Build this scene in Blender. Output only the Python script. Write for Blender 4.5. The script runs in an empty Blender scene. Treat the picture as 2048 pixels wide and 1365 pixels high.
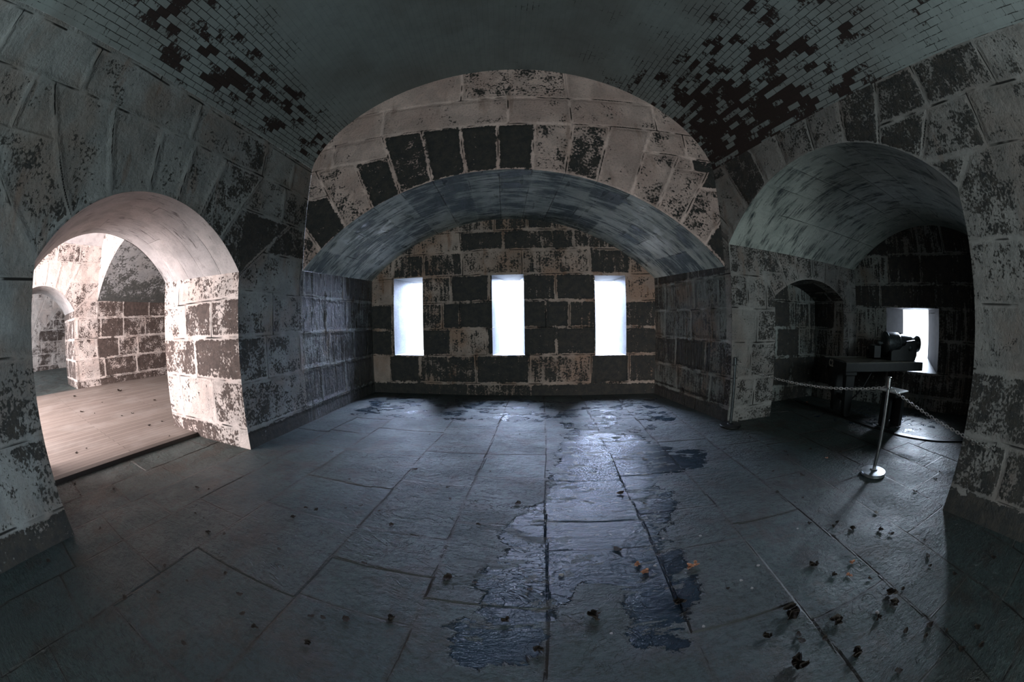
import bpy, bmesh, math, random
import numpy as np
from mathutils import Vector, Matrix
random.seed(7); RNG = np.random.default_rng(11)
SC = bpy.context.scene; COL = SC.collection

# ------------------------------------------------------------------ camera
def make_camera():
    w, p, r = math.radians(-5.802), math.radians(-3.036), math.radians(0.793)
    cw, sw, cp, sp, cr, sr = math.cos(w), math.sin(w), math.cos(p), math.sin(p), math.cos(r), math.sin(r)
    X = Vector((cw, -sw, 0)); Y = Vector((sw, cw, 0)); Z = Vector((0, 0, 1))
    F = cp * Y + sp * Z; Z2 = -sp * Y + cp * Z
    R = cr * X - sr * Z2; U = sr * X + cr * Z2
    cd = bpy.data.cameras.new('camera'); c = bpy.data.objects.new('camera', cd); COL.objects.link(c)
    m = Matrix((( R.x, U.x, -F.x, 0), (R.y, U.y, -F.y, 0), (R.z, U.z, -F.z, 1.35), (0, 0, 0, 1)))
    c.matrix_world = m
    cd.type = 'PANO'; cd.sensor_fit = 'HORIZONTAL'; cd.sensor_width = 36.0; cd.clip_end = 200; cd.clip_start = 0.05
    for tgt in (cd, getattr(cd, "cycles", None)):
        try:
            tgt.panorama_type = 'FISHEYE_EQUISOLID'; tgt.fisheye_lens = 13.224; tgt.fisheye_fov = 4.2
        except Exception: pass
    SC.camera = c
make_camera()

# ------------------------------------------------------------------ world, exposure
W = bpy.data.worlds.new('overcast_sky'); SC.world = W; W.use_nodes = True
bg = W.node_tree.nodes['Background']; bg.inputs[0].default_value = (0.90, 0.95, 1.0, 1); bg.inputs[1].default_value = 2.2
vs = SC.view_settings; vs.view_transform = 'Standard'; vs.look = 'None'; vs.gamma = 1.0; vs.use_curve_mapping = False; vs.exposure = 0.0
SC.cycles.max_bounces = 7; SC.cycles.diffuse_bounces = 5; SC.cycles.glossy_bounces = 3
SC.cycles.use_denoising = True; SC.cycles.caustics_reflective = False; SC.cycles.caustics_refractive = False
SC.cycles.sample_clamp_indirect = 6.0

# ------------------------------------------------------------------ daylight at the openings
def daylight(name, loc, target, sx, sy, power, col, spread=180):
    d = bpy.data.lights.new(name, 'AREA'); d.shape = 'RECTANGLE'; d.size = sx; d.size_y = sy; d.energy = power; d.color = col
    d.spread = math.radians(spread)
    o = bpy.data.objects.new(name, d); COL.objects.link(o); o.location = loc
    v = Vector(target) - Vector(loc); o.rotation_euler = v.to_track_quat('-Z', 'Y').to_euler()
    return o
for wx in (-2.65, -0.74, 1.10):     # sky light standing outside each loophole
    daylight('loophole_daylight', (wx, 8.15, 2.95), (wx, 6.9, 1.3), 1.6, 2.6, 2700, (0.59, 0.71, 1.0), 160)
daylight('embrasure_daylight', (7.85, 4.50, 2.30), (5.9, 3.5, 0.75), 0.75, 2.3, 950, (0.70, 0.82, 1.0), 160)
daylight('bay_fill_light', (5.32, -0.05, 1.9), (5.1, 3.0, 1.3), 0.8, 1.2, 50, (0.70, 0.88, 0.95))  # fill lamp added behind an invented opening to brighten the gun bay
daylight('rear_doorway_daylight', (0.9, -7.2, 1.7), (-0.6, 5.0, 2.3), 3.0, 2.8, 325, (0.76, 0.90, 0.92))
daylight('left_casemate_daylight', (-8.4, -3.2, 2.3), (-7.5, 4.0, 1.6), 5.2, 3.0, 1900, (1.0, 0.87, 0.85))
daylight('far_casemate_daylight', (-17.5, -3.0, 2.2), (-17, 4.0, 1.6), 4.0, 3.0, 500, (0.95, 0.95, 1.0))
# ------------------------------------------------------------------ small helpers
def tag(o, label=None, cat=None, group=None, kind=None):
    if label: o['label'] = label
    if cat: o['category'] = cat
    if group: o['group'] = group
    if kind: o['kind'] = kind
    return o
def empty(name, loc, rz=0.0):
    o = bpy.data.objects.new(name, None); COL.objects.link(o); o.location = loc; o.rotation_euler = (0, 0, rz); o.empty_display_size = 0.1
    return o
def obj_bm(name, bm, mat, parent=None, smooth=False, bevel=0.0):
    if bevel:
        bmesh.ops.bevel(bm, geom=[e for e in bm.edges if e.calc_face_angle(0) > 0.6], offset=bevel, segments=2, affect='EDGES', profile=0.6)
    bmesh.ops.recalc_face_normals(bm, faces=bm.faces)
    me = bpy.data.meshes.new(name); bm.to_mesh(me); bm.free()
    if mat: me.materials.append(mat)
    if smooth: me.polygons.foreach_set('use_smooth', [True] * len(me.polygons))
    o = bpy.data.objects.new(name, me); COL.objects.link(o)
    if parent: o.parent = parent
    return o
def add_box(bm, c, s, R=None):
    m = Matrix.Translation(Vector(c)) @ (R.to_4x4() if R else Matrix()) @ Matrix.Diagonal((s[0], s[1], s[2], 1))
    bmesh.ops.create_cube(bm, size=1.0, matrix=m)
def add_prism(bm, pts, axis_vec, thick):
    a = [bm.verts.new(Vector(p) - axis_vec * thick / 2) for p in pts]; b = [bm.verts.new(Vector(p) + axis_vec * thick / 2) for p in pts]
    bm.faces.new(a); bm.faces.new(b[::-1]); n = len(pts)
    for i in range(n): bm.faces.new((a[i], b[i], b[(i + 1) % n], a[(i + 1) % n]))
def add_lathe(bm, prof, seg=32, M=Matrix()):
    rings = []
    for r, z in prof:
        rings.append([bm.verts.new(M @ Vector((r * math.cos(2 * math.pi * k / seg), r * math.sin(2 * math.pi * k / seg), z))) for k in range(seg)] if r > 1e-5 else [bm.verts.new(M @ Vector((0, 0, z)))])
    for A, B in zip(rings[:-1], rings[1:]):
        if len(A) == 1 and len(B) == 1: continue
        for k in range(seg):
            k2 = (k + 1) % seg
            if len(A) == 1: bm.faces.new((A[0], B[k], B[k2]))
            elif len(B) == 1: bm.faces.new((A[k], A[k2], B[0]))
            else: bm.faces.new((A[k], A[k2], B[k2], B[k]))
def add_tube(bm, pts, r, seg=8, closed=False):
    pts = [Vector(p) for p in pts]; n = len(pts); rings = []; up = Vector((0.13, 0.2, 1)).normalized()
    for i, p in enumerate(pts):
        t = (pts[(i + 1) % n] - pts[i - 1]) if closed else (pts[min(i + 1, n - 1)] - pts[max(i - 1, 0)])
        t.normalize(); a = t.cross(up)
        if a.length < 1e-3: a = t.cross(Vector((1, 0, 0)))
        a.normalize(); b = t.cross(a)
        rings.append([bm.verts.new(p + (a * math.cos(2 * math.pi * k / seg) + b * math.sin(2 * math.pi * k / seg)) * r) for k in range(seg)])
    for i in range(n if closed else n - 1):
        A, B = rings[i], rings[(i + 1) % n]
        for k in range(seg): bm.faces.new((A[k], A[(k + 1) % seg], B[(k + 1) % seg], B[k]))
    if not closed: bm.faces.new(rings[0][::-1]); bm.faces.new(rings[-1])

def vnoise(x, y, seed=0):
    xi = np.floor(x).astype(np.int64); yi = np.floor(y).astype(np.int64); fx = x - xi; fy = y - yi
    fx = fx * fx * (3 - 2 * fx); fy = fy * fy * (3 - 2 * fy)
    def h(a, b):
        v = (a * 374761393 + b * 668265263 + seed * 1442695041) & 0xffffffff
        v = ((v ^ (v >> 13)) * 1274126177) & 0xffffffff
        return ((v ^ (v >> 16)) & 0xffff) / 65535.0
    return (h(xi, yi) * (1 - fx) + h(xi + 1, yi) * fx) * (1 - fy) + (h(xi, yi + 1) * (1 - fx) + h(xi + 1, yi + 1) * fx) * fy
def fbm(x, y, seed=0, o=4):
    s = 0; a = 1; t = 0
    for k in range(o):
        s = s + a * vnoise(x * 2 ** k, y * 2 ** k, seed + k); t += a; a *= .5
    return s / t
def hsh(a, b, seed=0):
    v = (np.asarray(a, dtype=np.int64) * 73856093 ^ np.asarray(b, dtype=np.int64) * 19349663 ^ (seed * 83492791)) & 0xffffffff
    v = ((v ^ (v >> 15)) * 2246822519) & 0xffffffff
    return ((v ^ (v >> 13)) & 0xffff) / 65535.0

# ------------------------------------------------------------------ masonry layout: courses, joints, voussoirs
class Masonry:
    def __init__(s, Z, seed=0, wlo=.55, whi=1.25, joints=None, arches=(), base=.4, spread=.5, dark=None, dfun=None):
        s.Z = np.array(Z, float); s.seed = seed; s.arches = arches; s.base = base; s.spread = spread; s.dark = dark or {}; s.dfun = dfun
        r = random.Random(seed); s.J = []
        for i in range(len(Z) + 1):
            if joints and i in joints: s.J.append(np.array(joints[i], float)); continue
            x = -1.0 - r.random(); L = []
            while x < 16: L.append(x); x += wlo + (whi - wlo) * r.random()
            s.J.append(np.array(L))
    def ev(s, S, Zc):
        S0, Z0 = S, Zc
        S = S0 + .018 * (vnoise(S0 * 3, Z0 * 3, 5) - .5); Zc = Z0 + .022 * (vnoise(S0 * 2.2, Z0 * 2.2, 9) - .5)
        row = np.clip(np.searchsorted(s.Z, Zc) - 1, 0, len(s.Z) - 2)
        jd = np.minimum(np.abs(Zc - s.Z[row]), np.abs(s.Z[row + 1] - Zc))
        idx = np.zeros_like(row)
        for i in range(len(s.Z) - 1):
            m = row == i
            if not m.any(): continue
            J = s.J[i]; k = np.searchsorted(J, S[m]); idx[m] = k
            d = np.full(m.sum(), 9.0)
            if len(J):
                d = np.minimum(np.abs(S[m] - J[np.clip(k - 1, 0, len(J) - 1)]), np.abs(S[m] - J[np.clip(k, 0, len(J) - 1)]))
            jd[m] = np.minimum(jd[m], d)
        jd = np.where(row == 0, np.abs(s.Z[1] - Zc), jd)
        rid = hsh(row * 57 + 3, idx, s.seed)
        ov = np.full(S.shape, -1.0)
        for (r_, k_), v in s.dark.items(): ov[(row == r_) & (idx == k_)] = v
        for a in s.arches:
            dx = S - a['cx']; dz = Zc - a['cz']; rr = np.hypot(dx, dz); ang = np.arctan2(dx, dz)
            B = np.array(a['b']); L = np.array(a['lv'], float); n = len(L)
            k = np.searchsorted(B, ang) - 1; ok = (k >= 0) & (k < n) & (dz > 0); kk = np.clip(k, 0, n - 1)
            V = ok & (Zc < L[kk]) & (rr < a.get('rmax', 99))
            dv = np.minimum(rr * np.abs(np.sin(ang - B[kk])), rr * np.abs(np.sin(ang - B[kk + 1])))
            dv = np.minimum(dv, np.abs(L[kk] - Zc)); dv = np.minimum(dv, np.abs(rr - a['R']) + .012)
            dc = np.full(S.shape, 9.0)
            for j in range(n + 1):
                lv = max(L[j - 1] if j > 0 else 0, L[j] if j < n else 0)
                dj = np.where((Zc < lv) & (dz > 0) & (rr > a['R'] - .05), rr * np.abs(np.sin(np.clip(ang - B[j], -1, 1))), 9.0)
                dc = np.minimum(dc, dj)
            jd = np.where(V, dv, np.minimum(jd, dc))
            rid = np.where(V, hsh(kk + 900, kk * 0 + int(a['R'] * 10), s.seed), rid)
            if 'dark' in a: ov = np.where(V, np.array(a['dark'], float)[kk], ov)
            else: ov = np.where(V, -1, ov)
        dk = np.clip(s.base + s.spread * (rid - .5), 0, 1); dk = np.where(ov >= 0, ov, dk)
        if s.dfun: dk = np.clip(dk + s.dfun(S0, Z0), 0, 1)
        return jd, rid, dk

class Surf:
    """collects grids with joint distance, block tone and UV in metres"""
    def __init__(s): s.V = []; s.F = []; s.A = []; s.UV = []; s.n = 0
    def grid(s, P, uv, jd, rid, dk):
        nu, nv = P.shape[:2]
        s.V.append(P.reshape(-1, 3)); s.UV.append(uv.reshape(-1, 2)); s.A.append(np.stack([jd, rid, dk], -1).reshape(-1, 3))
        i = np.arange(nu * nv).reshape(nu, nv) + s.n
        s.F.append(np.stack([i[:-1, :-1], i[1:, :-1], i[1:, 1:], i[:-1, 1:]], -1).reshape(-1, 4)); s.n += nu * nv
    def build(s, name, mat, kind='structure', parent=None, smooth=True):
        V = np.concatenate(s.V); F = np.concatenate(s.F); A = np.concatenate(s.A); U = np.concatenate(s.UV)
        me = bpy.data.meshes.new(name)
        me.vertices.add(len(V)); me.vertices.foreach_set('co', V.astype(np.float32).ravel())
        me.loops.add(F.size); me.loops.foreach_set('vertex_index', F.astype(np.int32).ravel())
        me.polygons.add(len(F)); me.polygons.foreach_set('loop_start', np.arange(0, F.size, 4, dtype=np.int32))
        me.update(calc_edges=True)
        if smooth: me.polygons.foreach_set('use_smooth', np.ones(len(F), dtype=bool))
        ul = me.uv_layers.new(name='uv'); ul.data.foreach_set('uv', U[F.ravel()].astype(np.float32).ravel())
        for k, nm in enumerate(('jd', 'rid', 'dk')):
            a = me.attributes.new(nm, 'FLOAT', 'POINT'); a.data.foreach_set('value', np.ascontiguousarray(A[:, k], dtype=np.float32))
        me.materials.append(mat); me.update()
        o = bpy.data.objects.new(name, me); COL.objects.link(o)
        if parent: o.parent = parent
        elif kind: o['kind'] = kind
        return o

class Arch:
    """segmental arch over s0..s1 with spring heights and crown"""
    def __init__(s, s0, s1, z0, z1, crown):
        s.s0, s.s1 = s0, s1; h = (s1 - s0) / 2; zm = (z0 + z1) / 2; rise = crown - zm
        s.R = (h * h + rise * rise) / (2 * rise); s.cx = (s0 + s1) / 2; s.cz = crown - s.R; s.z0, s.z1, s.zm = z0, z1, zm
    def __call__(s, x):
        t = (x - s.s0) / (s.s1 - s.s0)
        return s.cz + np.sqrt(np.maximum(s.R ** 2 - (x - s.cx) ** 2, 0)) + (s.z0 - s.zm) * (1 - 2 * t)
    def ang(s, x): return math.asin((x - s.cx) / s.R)
def P2(A, B, S, Z, off=0.0):
    A = np.array(A, float); B = np.array(B, float); t = (B - A) / np.hypot(*(B - A)); n = np.array([-t[1], t[0]])
    return np.stack([A[0] + t[0] * S + n[0] * off, A[1] + t[1] * S + n[1] * off, Z], -1)
def const(v): return lambda x: x * 0 + v
def wall(sf, A, B, s0, s1, zlo, zhi, mas, res=.018, holes=(), uvo=0.0):
    """planar wall; holes are (sa, sb, zbottom function, ztop function)"""
    br = sorted({s0, s1} | {h[0] for h in holes} | {h[1] for h in holes})
    for a, b in zip(br[:-1], br[1:]):
        if b - a < 1e-4 or b <= s0 or a >= s1: continue
        hs = [h for h in holes if h[0] <= a + 1e-6 and h[1] >= b - 1e-6]
        bands = [(zlo, zhi)] if not hs else [(zlo, hs[0][2]), (hs[0][3], zhi)]
        S = np.linspace(a, b, max(2, int(np.ceil((b - a) / res)) + 1))
        for lo, hi in bands:
            l = lo(S); h = hi(S)
            if np.max(h - l) < 1e-3: continue
            nz = max(2, int(np.ceil(np.max(h - l) / res)) + 1); T = np.linspace(0, 1, nz)
            SS = np.repeat(S[:, None], nz, 1); ZZ = l[:, None] + (h - l)[:, None] * T[None]
            jd, rid, dk = mas.ev(SS, ZZ)
            sf.grid(P2(A, B, SS, ZZ), np.stack([SS + uvo, ZZ], -1), jd, rid, dk)
def loft(sf, PA, PB, mas, nd, uvo=0.0, sw=False):
    """curved soffit between two polylines of equal count; u is arc length, v is depth"""
    PA = np.array(PA, float); PB = np.array(PB, float); T = np.linspace(0, 1, nd)
    P = PA[:, None] * (1 - T[None, :, None]) + PB[:, None] * T[None, :, None]
    u = np.concatenate([[0], np.cumsum(np.linalg.norm(np.diff((PA + PB) / 2, axis=0), axis=1))]); D = np.linalg.norm(PB - PA, axis=1)
    UU = np.repeat(u[:, None], nd, 1); VV = D[:, None] * T[None]
    jd, rid, dk = mas.ev(VV, UU) if not sw else mas.ev(UU, VV)
    sf.grid(P, np.stack([UU + uvo, VV], -1), jd, rid, dk)

# ------------------------------------------------------------------ materials
class NT:
    def __init__(s, name):
        s.m = bpy.data.materials.new(name); s.m.use_nodes = True; s.t = s.m.node_tree; s.N = s.t.nodes; s.b = s.N['Principled BSDF']
    def n(s, ty, **kw):
        x = s.N.new(ty)
        for k, v in kw.items(): setattr(x, k, v)
        return x
    def L(s, a, b): s.t.links.new(a, b)
    def val(s, x, sock):
        if hasattr(x, 'is_output'): s.L(x, sock)
        else: sock.default_value = x
    def math(s, op, a, b=0.0, c=0.0, clamp=False):
        x = s.n('ShaderNodeMath', operation=op); x.use_clamp = clamp
        s.val(a, x.inputs[0]); s.val(b, x.inputs[1])
        if op in ('MULTIPLY_ADD', 'SMOOTH_MIN', 'WRAP'): s.val(c, x.inputs[2])
        return x.outputs[0]
    def rng(s, x, a, b, c=0.0, d=1.0, smooth=True):
        m = s.n('ShaderNodeMapRange', interpolation_type='SMOOTHSTEP' if smooth else 'LINEAR')
        s.val(x, m.inputs[0]); s.val(a, m.inputs[1]); s.val(b, m.inputs[2]); s.val(c, m.inputs[3]); s.val(d, m.inputs[4]); return m.outputs[0]
    def mix(s, f, a, b, bt='MIX'):
        m = s.n('ShaderNodeMix', data_type='RGBA', blend_type=bt); s.val(f, m.inputs[0])
        s.val(a if hasattr(a, 'is_output') else (*a, 1), m.inputs[6]); s.val(b if hasattr(b, 'is_output') else (*b, 1), m.inputs[7]); return m.outputs[2]
    def attr(s, nm):
        return s.n('ShaderNodeAttribute', attribute_name=nm).outputs['Fac']
    def uv(s, sx=1, sy=1, off=(0, 0, 0)):
        u = s.n('ShaderNodeUVMap'); mp = s.n('ShaderNodeMapping'); mp.inputs['Scale'].default_value = (sx, sy, 1); mp.inputs['Location'].default_value = off
        s.L(u.outputs[0], mp.inputs[0]); return mp.outputs[0]
    def obj(s, sc=1.0):
        u = s.n('ShaderNodeTexCoord'); mp = s.n('ShaderNodeMapping'); mp.inputs['Scale'].default_value = (sc, sc, sc) if not isinstance(sc, tuple) else sc
        s.L(u.outputs['Object'], mp.inputs[0]); return mp.outputs[0]
    def noise(s, v, sc, det=4, rough=.6, dist=0.0):
        n = s.n('ShaderNodeTexNoise'); s.L(v, n.inputs['Vector']); n.inputs['Scale'].default_value = sc; n.inputs['Detail'].default_value = det
        n.inputs['Roughness'].default_value = rough; n.inputs['Distortion'].default_value = dist; return n.outputs[0]
    def bump(s, h, st=.5, dist=.02, nrm=None):
        b = s.n('ShaderNodeBump'); b.inputs['Strength'].default_value = st; b.inputs['Distance'].default_value = dist; s.L(h, b.inputs['Height'])
        if nrm: s.L(nrm, b.inputs['Normal'])
        return b.outputs[0]
    def out(s, col=None, rough=None, nrm=None, metal=None, spec=None):
        if col is not None: s.val(col if hasattr(col, 'is_output') else (*col, 1), s.b.inputs['Base Color'])
        if rough is not None: s.val(rough, s.b.inputs['Roughness'])
        if nrm is not None: s.L(nrm, s.b.inputs['Normal'])
        if metal is not None: s.b.inputs['Metallic'].default_value = metal
        if spec is not None: s.val(spec, s.b.inputs['Specular IOR Level'])
        return s.m

def masonry_mat(name, pale=(.32, .335, .33), pale2=(.26, .225, .20), dark=(.034, .036, .036), dark2=(.066, .058, .050), streak=0.0, rust=.3,
                ribbon=.26, crack=1.0, rough=.8, gloss=0.0, smear=False, fs=7.0, rock=.6, bias=0.0, ripple=0.0):
    m = NT(name); jd = m.attr('jd'); rid = m.attr('rid'); dk = m.attr('dk')
    uv = m.uv()
    big = m.noise(uv, 1.3, 3, .5)
    if smear:
        f1 = m.noise(m.uv(1.3, 11.0), 1.9, 8, .68, .5); f2 = m.noise(m.uv(1.0, 2.0), 2.2, 4, .6)
        fl = m.math('ADD', m.math('MULTIPLY', f1, .5), m.math('MULTIPLY', f2, .5))
    else:
        f1 = m.noise(uv, fs * 4.6, 5, .62, .3); f2 = m.noise(uv, 1.9, 3, .5)
        f3 = m.noise(m.uv(11.0, 1.1), 1.6, 5, .62); f4 = m.noise(uv, fs * .8, 4, .6, .3)
        fl = m.math('ADD', m.math('MULTIPLY', f1, .42 - .12 * streak), m.math('MULTIPLY', f2, .24 - .1 * streak))
        fl = m.math('ADD', fl, m.math('MULTIPLY', f4, .34 - .12 * streak))
        fl = m.math('ADD', fl, m.math('MULTIPLY', f3, .34 * streak))
    thr = m.rng(dk, 0, 1, .640 + bias, .375 + bias, smooth=False)
    jn = m.math('MULTIPLY_ADD', m.noise(uv, 14, 5, .7), .080, -.040)
    jj = m.math('ADD', jd, jn)
    rb = m.rng(jj, .014, .038, 1, 0)
    thr = m.math('ADD', thr, m.math('MULTIPLY', m.math('MULTIPLY', rb, m.rng(m.noise(uv, 2.3, 3, .6), .38, .58, .35, 1.0)), ribbon))
    mask = m.rng(fl, m.math('SUBTRACT', thr, .07 if smear else .022), m.math('ADD', thr, .05 if smear else .016))      # 1 = bare dark stone (fl above thr)
    # thr high -> little stone; fl > thr shows stone
    tone = m.noise(uv, 3.1, 5, .6)
    pc = m.mix(m.rng(big, .42, .62), pale, pale2)
    pc = m.mix(m.math('MULTIPLY', m.rng(rid, 0, 1, .0, .35, False), 1.0), pc, (pale2[0] * .8, pale2[1] * .85, pale2[2] * .9))
    pc = m.mix(m.rng(tone, .42, .62, 0, .5), pc, (pale[0] * .52, pale[1] * .54, pale[2] * .55))
    fine = m.noise(uv, 38, 5, .7)
    pc = m.mix(m.rng(fine, .50, .72, 0, .5), pc, (dark2[0] * 1.6, dark2[1] * 1.6, dark2[2] * 1.6))
    if rust:
        rs = m.math('MULTIPLY', m.rng(m.noise(m.uv(3.2, .9, (3, 7, 0)), 1.4, 4, .6), .56, .70), rust)
        pc = m.mix(rs, pc, (.19, .085, .04))
    dc = m.mix(m.rng(m.noise(uv, 9, 7, .75), .36, .66), dark, dark2)
    col = m.mix(mask, pc, dc)
    cm = m.rng(m.noise(uv, 2.6, 2, .5), .46, .56, .6 if smear else 0, 1)
    ck = m.math('MULTIPLY', m.rng(jd, .004, .011, 1, 0), m.math('MULTIPLY', cm, crack))
    col = m.mix(ck, col, (.012, .011, .010))
    h = m.math('MULTIPLY', mask, -.55)
    rk = m.noise(uv, 16, 7, .68, .3)
    rkb = m.rng(jj, .01, .07, .12, 1)
    h = m.math('ADD', h, m.math('MULTIPLY', m.math('MULTIPLY', rk, rkb), 1.7 * rock))
    h = m.math('ADD', h, m.math('MULTIPLY', rkb, .55 * rock))
    h = m.math('SUBTRACT', h, m.math('MULTIPLY', ck, .8))
    if ripple: h = m.math('ADD', h, m.math('MULTIPLY', m.math('MULTIPLY', m.noise(m.uv(7.5, 1.5), 2.2, 6, .62, .5), rkb), ripple))
    rg = m.math('SUBTRACT', rough, m.math('MULTIPLY', m.rng(m.noise(m.uv(4, .8), 2.0, 3, .6), .45, .65), gloss)) if gloss else rough
    return m.out(col, rg, m.bump(h, .8, .028), spec=.35)

def simple(name, col, rough=.6, metal=0.0, ns=20, amt=.3, bump=.2, spec=.5):
    m = NT(name); o = m.obj(); n = m.noise(o, ns, 5, .6)
    c = m.mix(m.rng(n, .35, .65), tuple(x * (1 - amt) for x in col), tuple(min(1, x * (1 + amt)) for x in col))
    return m.out(c, m.rng(n, .3, .7, rough * .85, min(1, rough * 1.12)), m.bump(m.noise(o, ns * 2.5, 4, .6), bump, .004), metal, spec)

M_left = masonry_mat('whitewashed_granite_left', rust=.35, streak=.25)
M_face = masonry_mat('whitewashed_granite_face', pale=(.80, .60, .53), pale2=(.58, .41, .355), rust=.35, rock=1.5)
M_back = masonry_mat('whitewashed_granite_back', pale=(.52, .41, .35), pale2=(.40, .26, .19), rust=.6, streak=.85, ribbon=.18, rock=.5)
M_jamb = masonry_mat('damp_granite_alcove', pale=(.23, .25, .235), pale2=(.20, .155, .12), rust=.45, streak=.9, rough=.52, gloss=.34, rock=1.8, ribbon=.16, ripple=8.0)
M_right = masonry_mat('whitewashed_granite_right', pale=(.31, .30, .285), pale2=(.24, .21, .19), rust=.25, fs=8.5)
M_gun = masonry_mat('dark_granite_gun_wall', pale=(.34, .36, .34), pale2=(.24, .22, .19), rust=.3, streak=1.2, ribbon=.14, rock=.4)
M_soff = masonry_mat('brushed_whitewash_soffit', pale=(.60, .63, .57), pale2=(.45, .49, .44), dark=(.055, .075, .08), dark2=(.11, .135, .14), rust=0, ribbon=.02, smear=True, rough=.55, gloss=.28, rock=.12, crack=.8)
M_soffp = masonry_mat('smooth_plaster_soffit', pale=(.50, .48, .48), pale2=(.42, .40, .40), dark=(.06, .06, .06), dark2=(.12, .11, .11), rust=.1, ribbon=.02, smear=True, rough=.7, rock=.1, crack=.35, bias=.06)
M_plaster = masonry_mat('stained_plaster', pale=(.36, .37, .38), pale2=(.31, .31, .31), dark=(.06, .065, .065), dark2=(.10, .105, .10), rust=0, fs=3.0, rock=.15, crack=.1, ribbon=0)
M_pier = masonry_mat('flaked_granite_jamb', pale=(.60, .54, .51), pale2=(.50, .42, .385), dark=(.05, .038, .034), dark2=(.10, .075, .066), rust=.2, fs=6, rock=.5, ribbon=.24)
M_reveal = masonry_mat('clean_whitewash_reveal', pale=(.33, .34, .35), pale2=(.27, .28, .29), dark=(.2, .2, .2), dark2=(.3, .3, .3), rust=.1, ribbon=.05, rock=.08, rough=.6, bias=.1, crack=.5)

M_reveal_shaded = masonry_mat('shaded_whitewash_reveal', pale=(.17, .17, .175), pale2=(.13, .13, .135), dark=(.08, .08, .08), dark2=(.1, .1, .1), rust=.1, ribbon=.05, rock=.1, rough=.7, bias=.1)  # darker whitewash copy, the shading of the embrasure sides put into colour

def vault_mat():
    m = NT('whitewashed_brick_vault'); dk = m.attr('dk'); uvb = m.uv()
    wn = m.n('ShaderNodeVectorMath', operation='ADD')
    nn = m.n('ShaderNodeTexNoise'); m.L(uvb, nn.inputs['Vector']); nn.inputs['Scale'].default_value = 5; sc = m.n('ShaderNodeVectorMath', operation='SCALE')
    m.L(nn.outputs[1], sc.inputs[0]); sc.inputs['Scale'].default_value = .012; m.L(uvb, wn.inputs[0]); m.L(sc.outputs[0], wn.inputs[1])
    sep = m.n('ShaderNodeSeparateXYZ'); m.L(wn.outputs[0], sep.inputs[0]); cb = m.n('ShaderNodeCombineXYZ'); m.L(sep.outputs[1], cb.inputs[0]); m.L(sep.outputs[0], cb.inputs[1])
    br = m.n('ShaderNodeTexBrick'); m.L(cb.outputs[0], br.inputs['Vector']); br.inputs['Color1'].default_value = (0, 0, 0, 1); br.inputs['Color2'].default_value = (1, 1, 1, 1); br.inputs['Mortar'].default_value = (.5, .5, .5, 1)
    br.inputs['Scale'].default_value = 1; br.inputs['Mortar Size'].default_value = .0034; br.inputs['Mortar Smooth'].default_value = .3; br.inputs['Brick Width'].default_value = .18; br.inputs['Row Height'].default_value = .062
    bc = m.n('ShaderNodeSeparateColor'); m.L(br.outputs['Color'], bc.inputs[0]); brnd = bc.outputs[0]; mort = br.outputs['Fac']
    n1 = m.noise(uvb, 2.4, 4, .6); n2 = m.noise(uvb, 26, 5, .7); n3 = m.noise(uvb, .8, 3, .5)
    v = m.math('ADD', m.math('MULTIPLY', brnd, .30), m.math('MULTIPLY', n1, .60)); v = m.math('ADD', v, m.math('MULTIPLY', n2, .42))
    # v about .65 +- .15
    thr = m.rng(dk, 0, 1, 1.04, .46, False)
    mask = m.rng(v, m.math('SUBTRACT', thr, .02), m.math('ADD', thr, .02))
    edge = m.rng(v, m.math('SUBTRACT', thr, .32), m.math('SUBTRACT', thr, .06))
    ml = m.math('MULTIPLY', mort, m.rng(m.math('ADD', m.math('MULTIPLY', edge, .30), m.math('MULTIPLY', m.noise(uvb, 1.6, 4, .65), .8)), .50, .60))
    pc = m.mix(m.rng(n3, .4, .62), (.27, .305, .30), (.22, .235, .228)); pc = m.mix(m.rng(m.noise(uvb, 6, 6, .7), .4, .75, 0, .35), pc, (.16, .165, .16))
    pc = m.mix(m.rng(brnd, 0, 1, 0, .12, False), pc, (.14, .14, .14))
    col = m.mix(ml, pc, (.022, .021, .020)); col = m.mix(mask, col, m.mix(n2, (.022, .017, .016), (.05, .032, .028)))
    h = m.math('SUBTRACT', m.math('MULTIPLY', m.noise(uvb, 12, 5, .6), .4), m.math('MULTIPLY', mask, .7)); h = m.math('SUBTRACT', h, m.math('MULTIPLY', mort, .5))
    return m.out(col, .85, m.bump(h, .6, .012), spec=.25)
M_vault = vault_mat()

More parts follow.
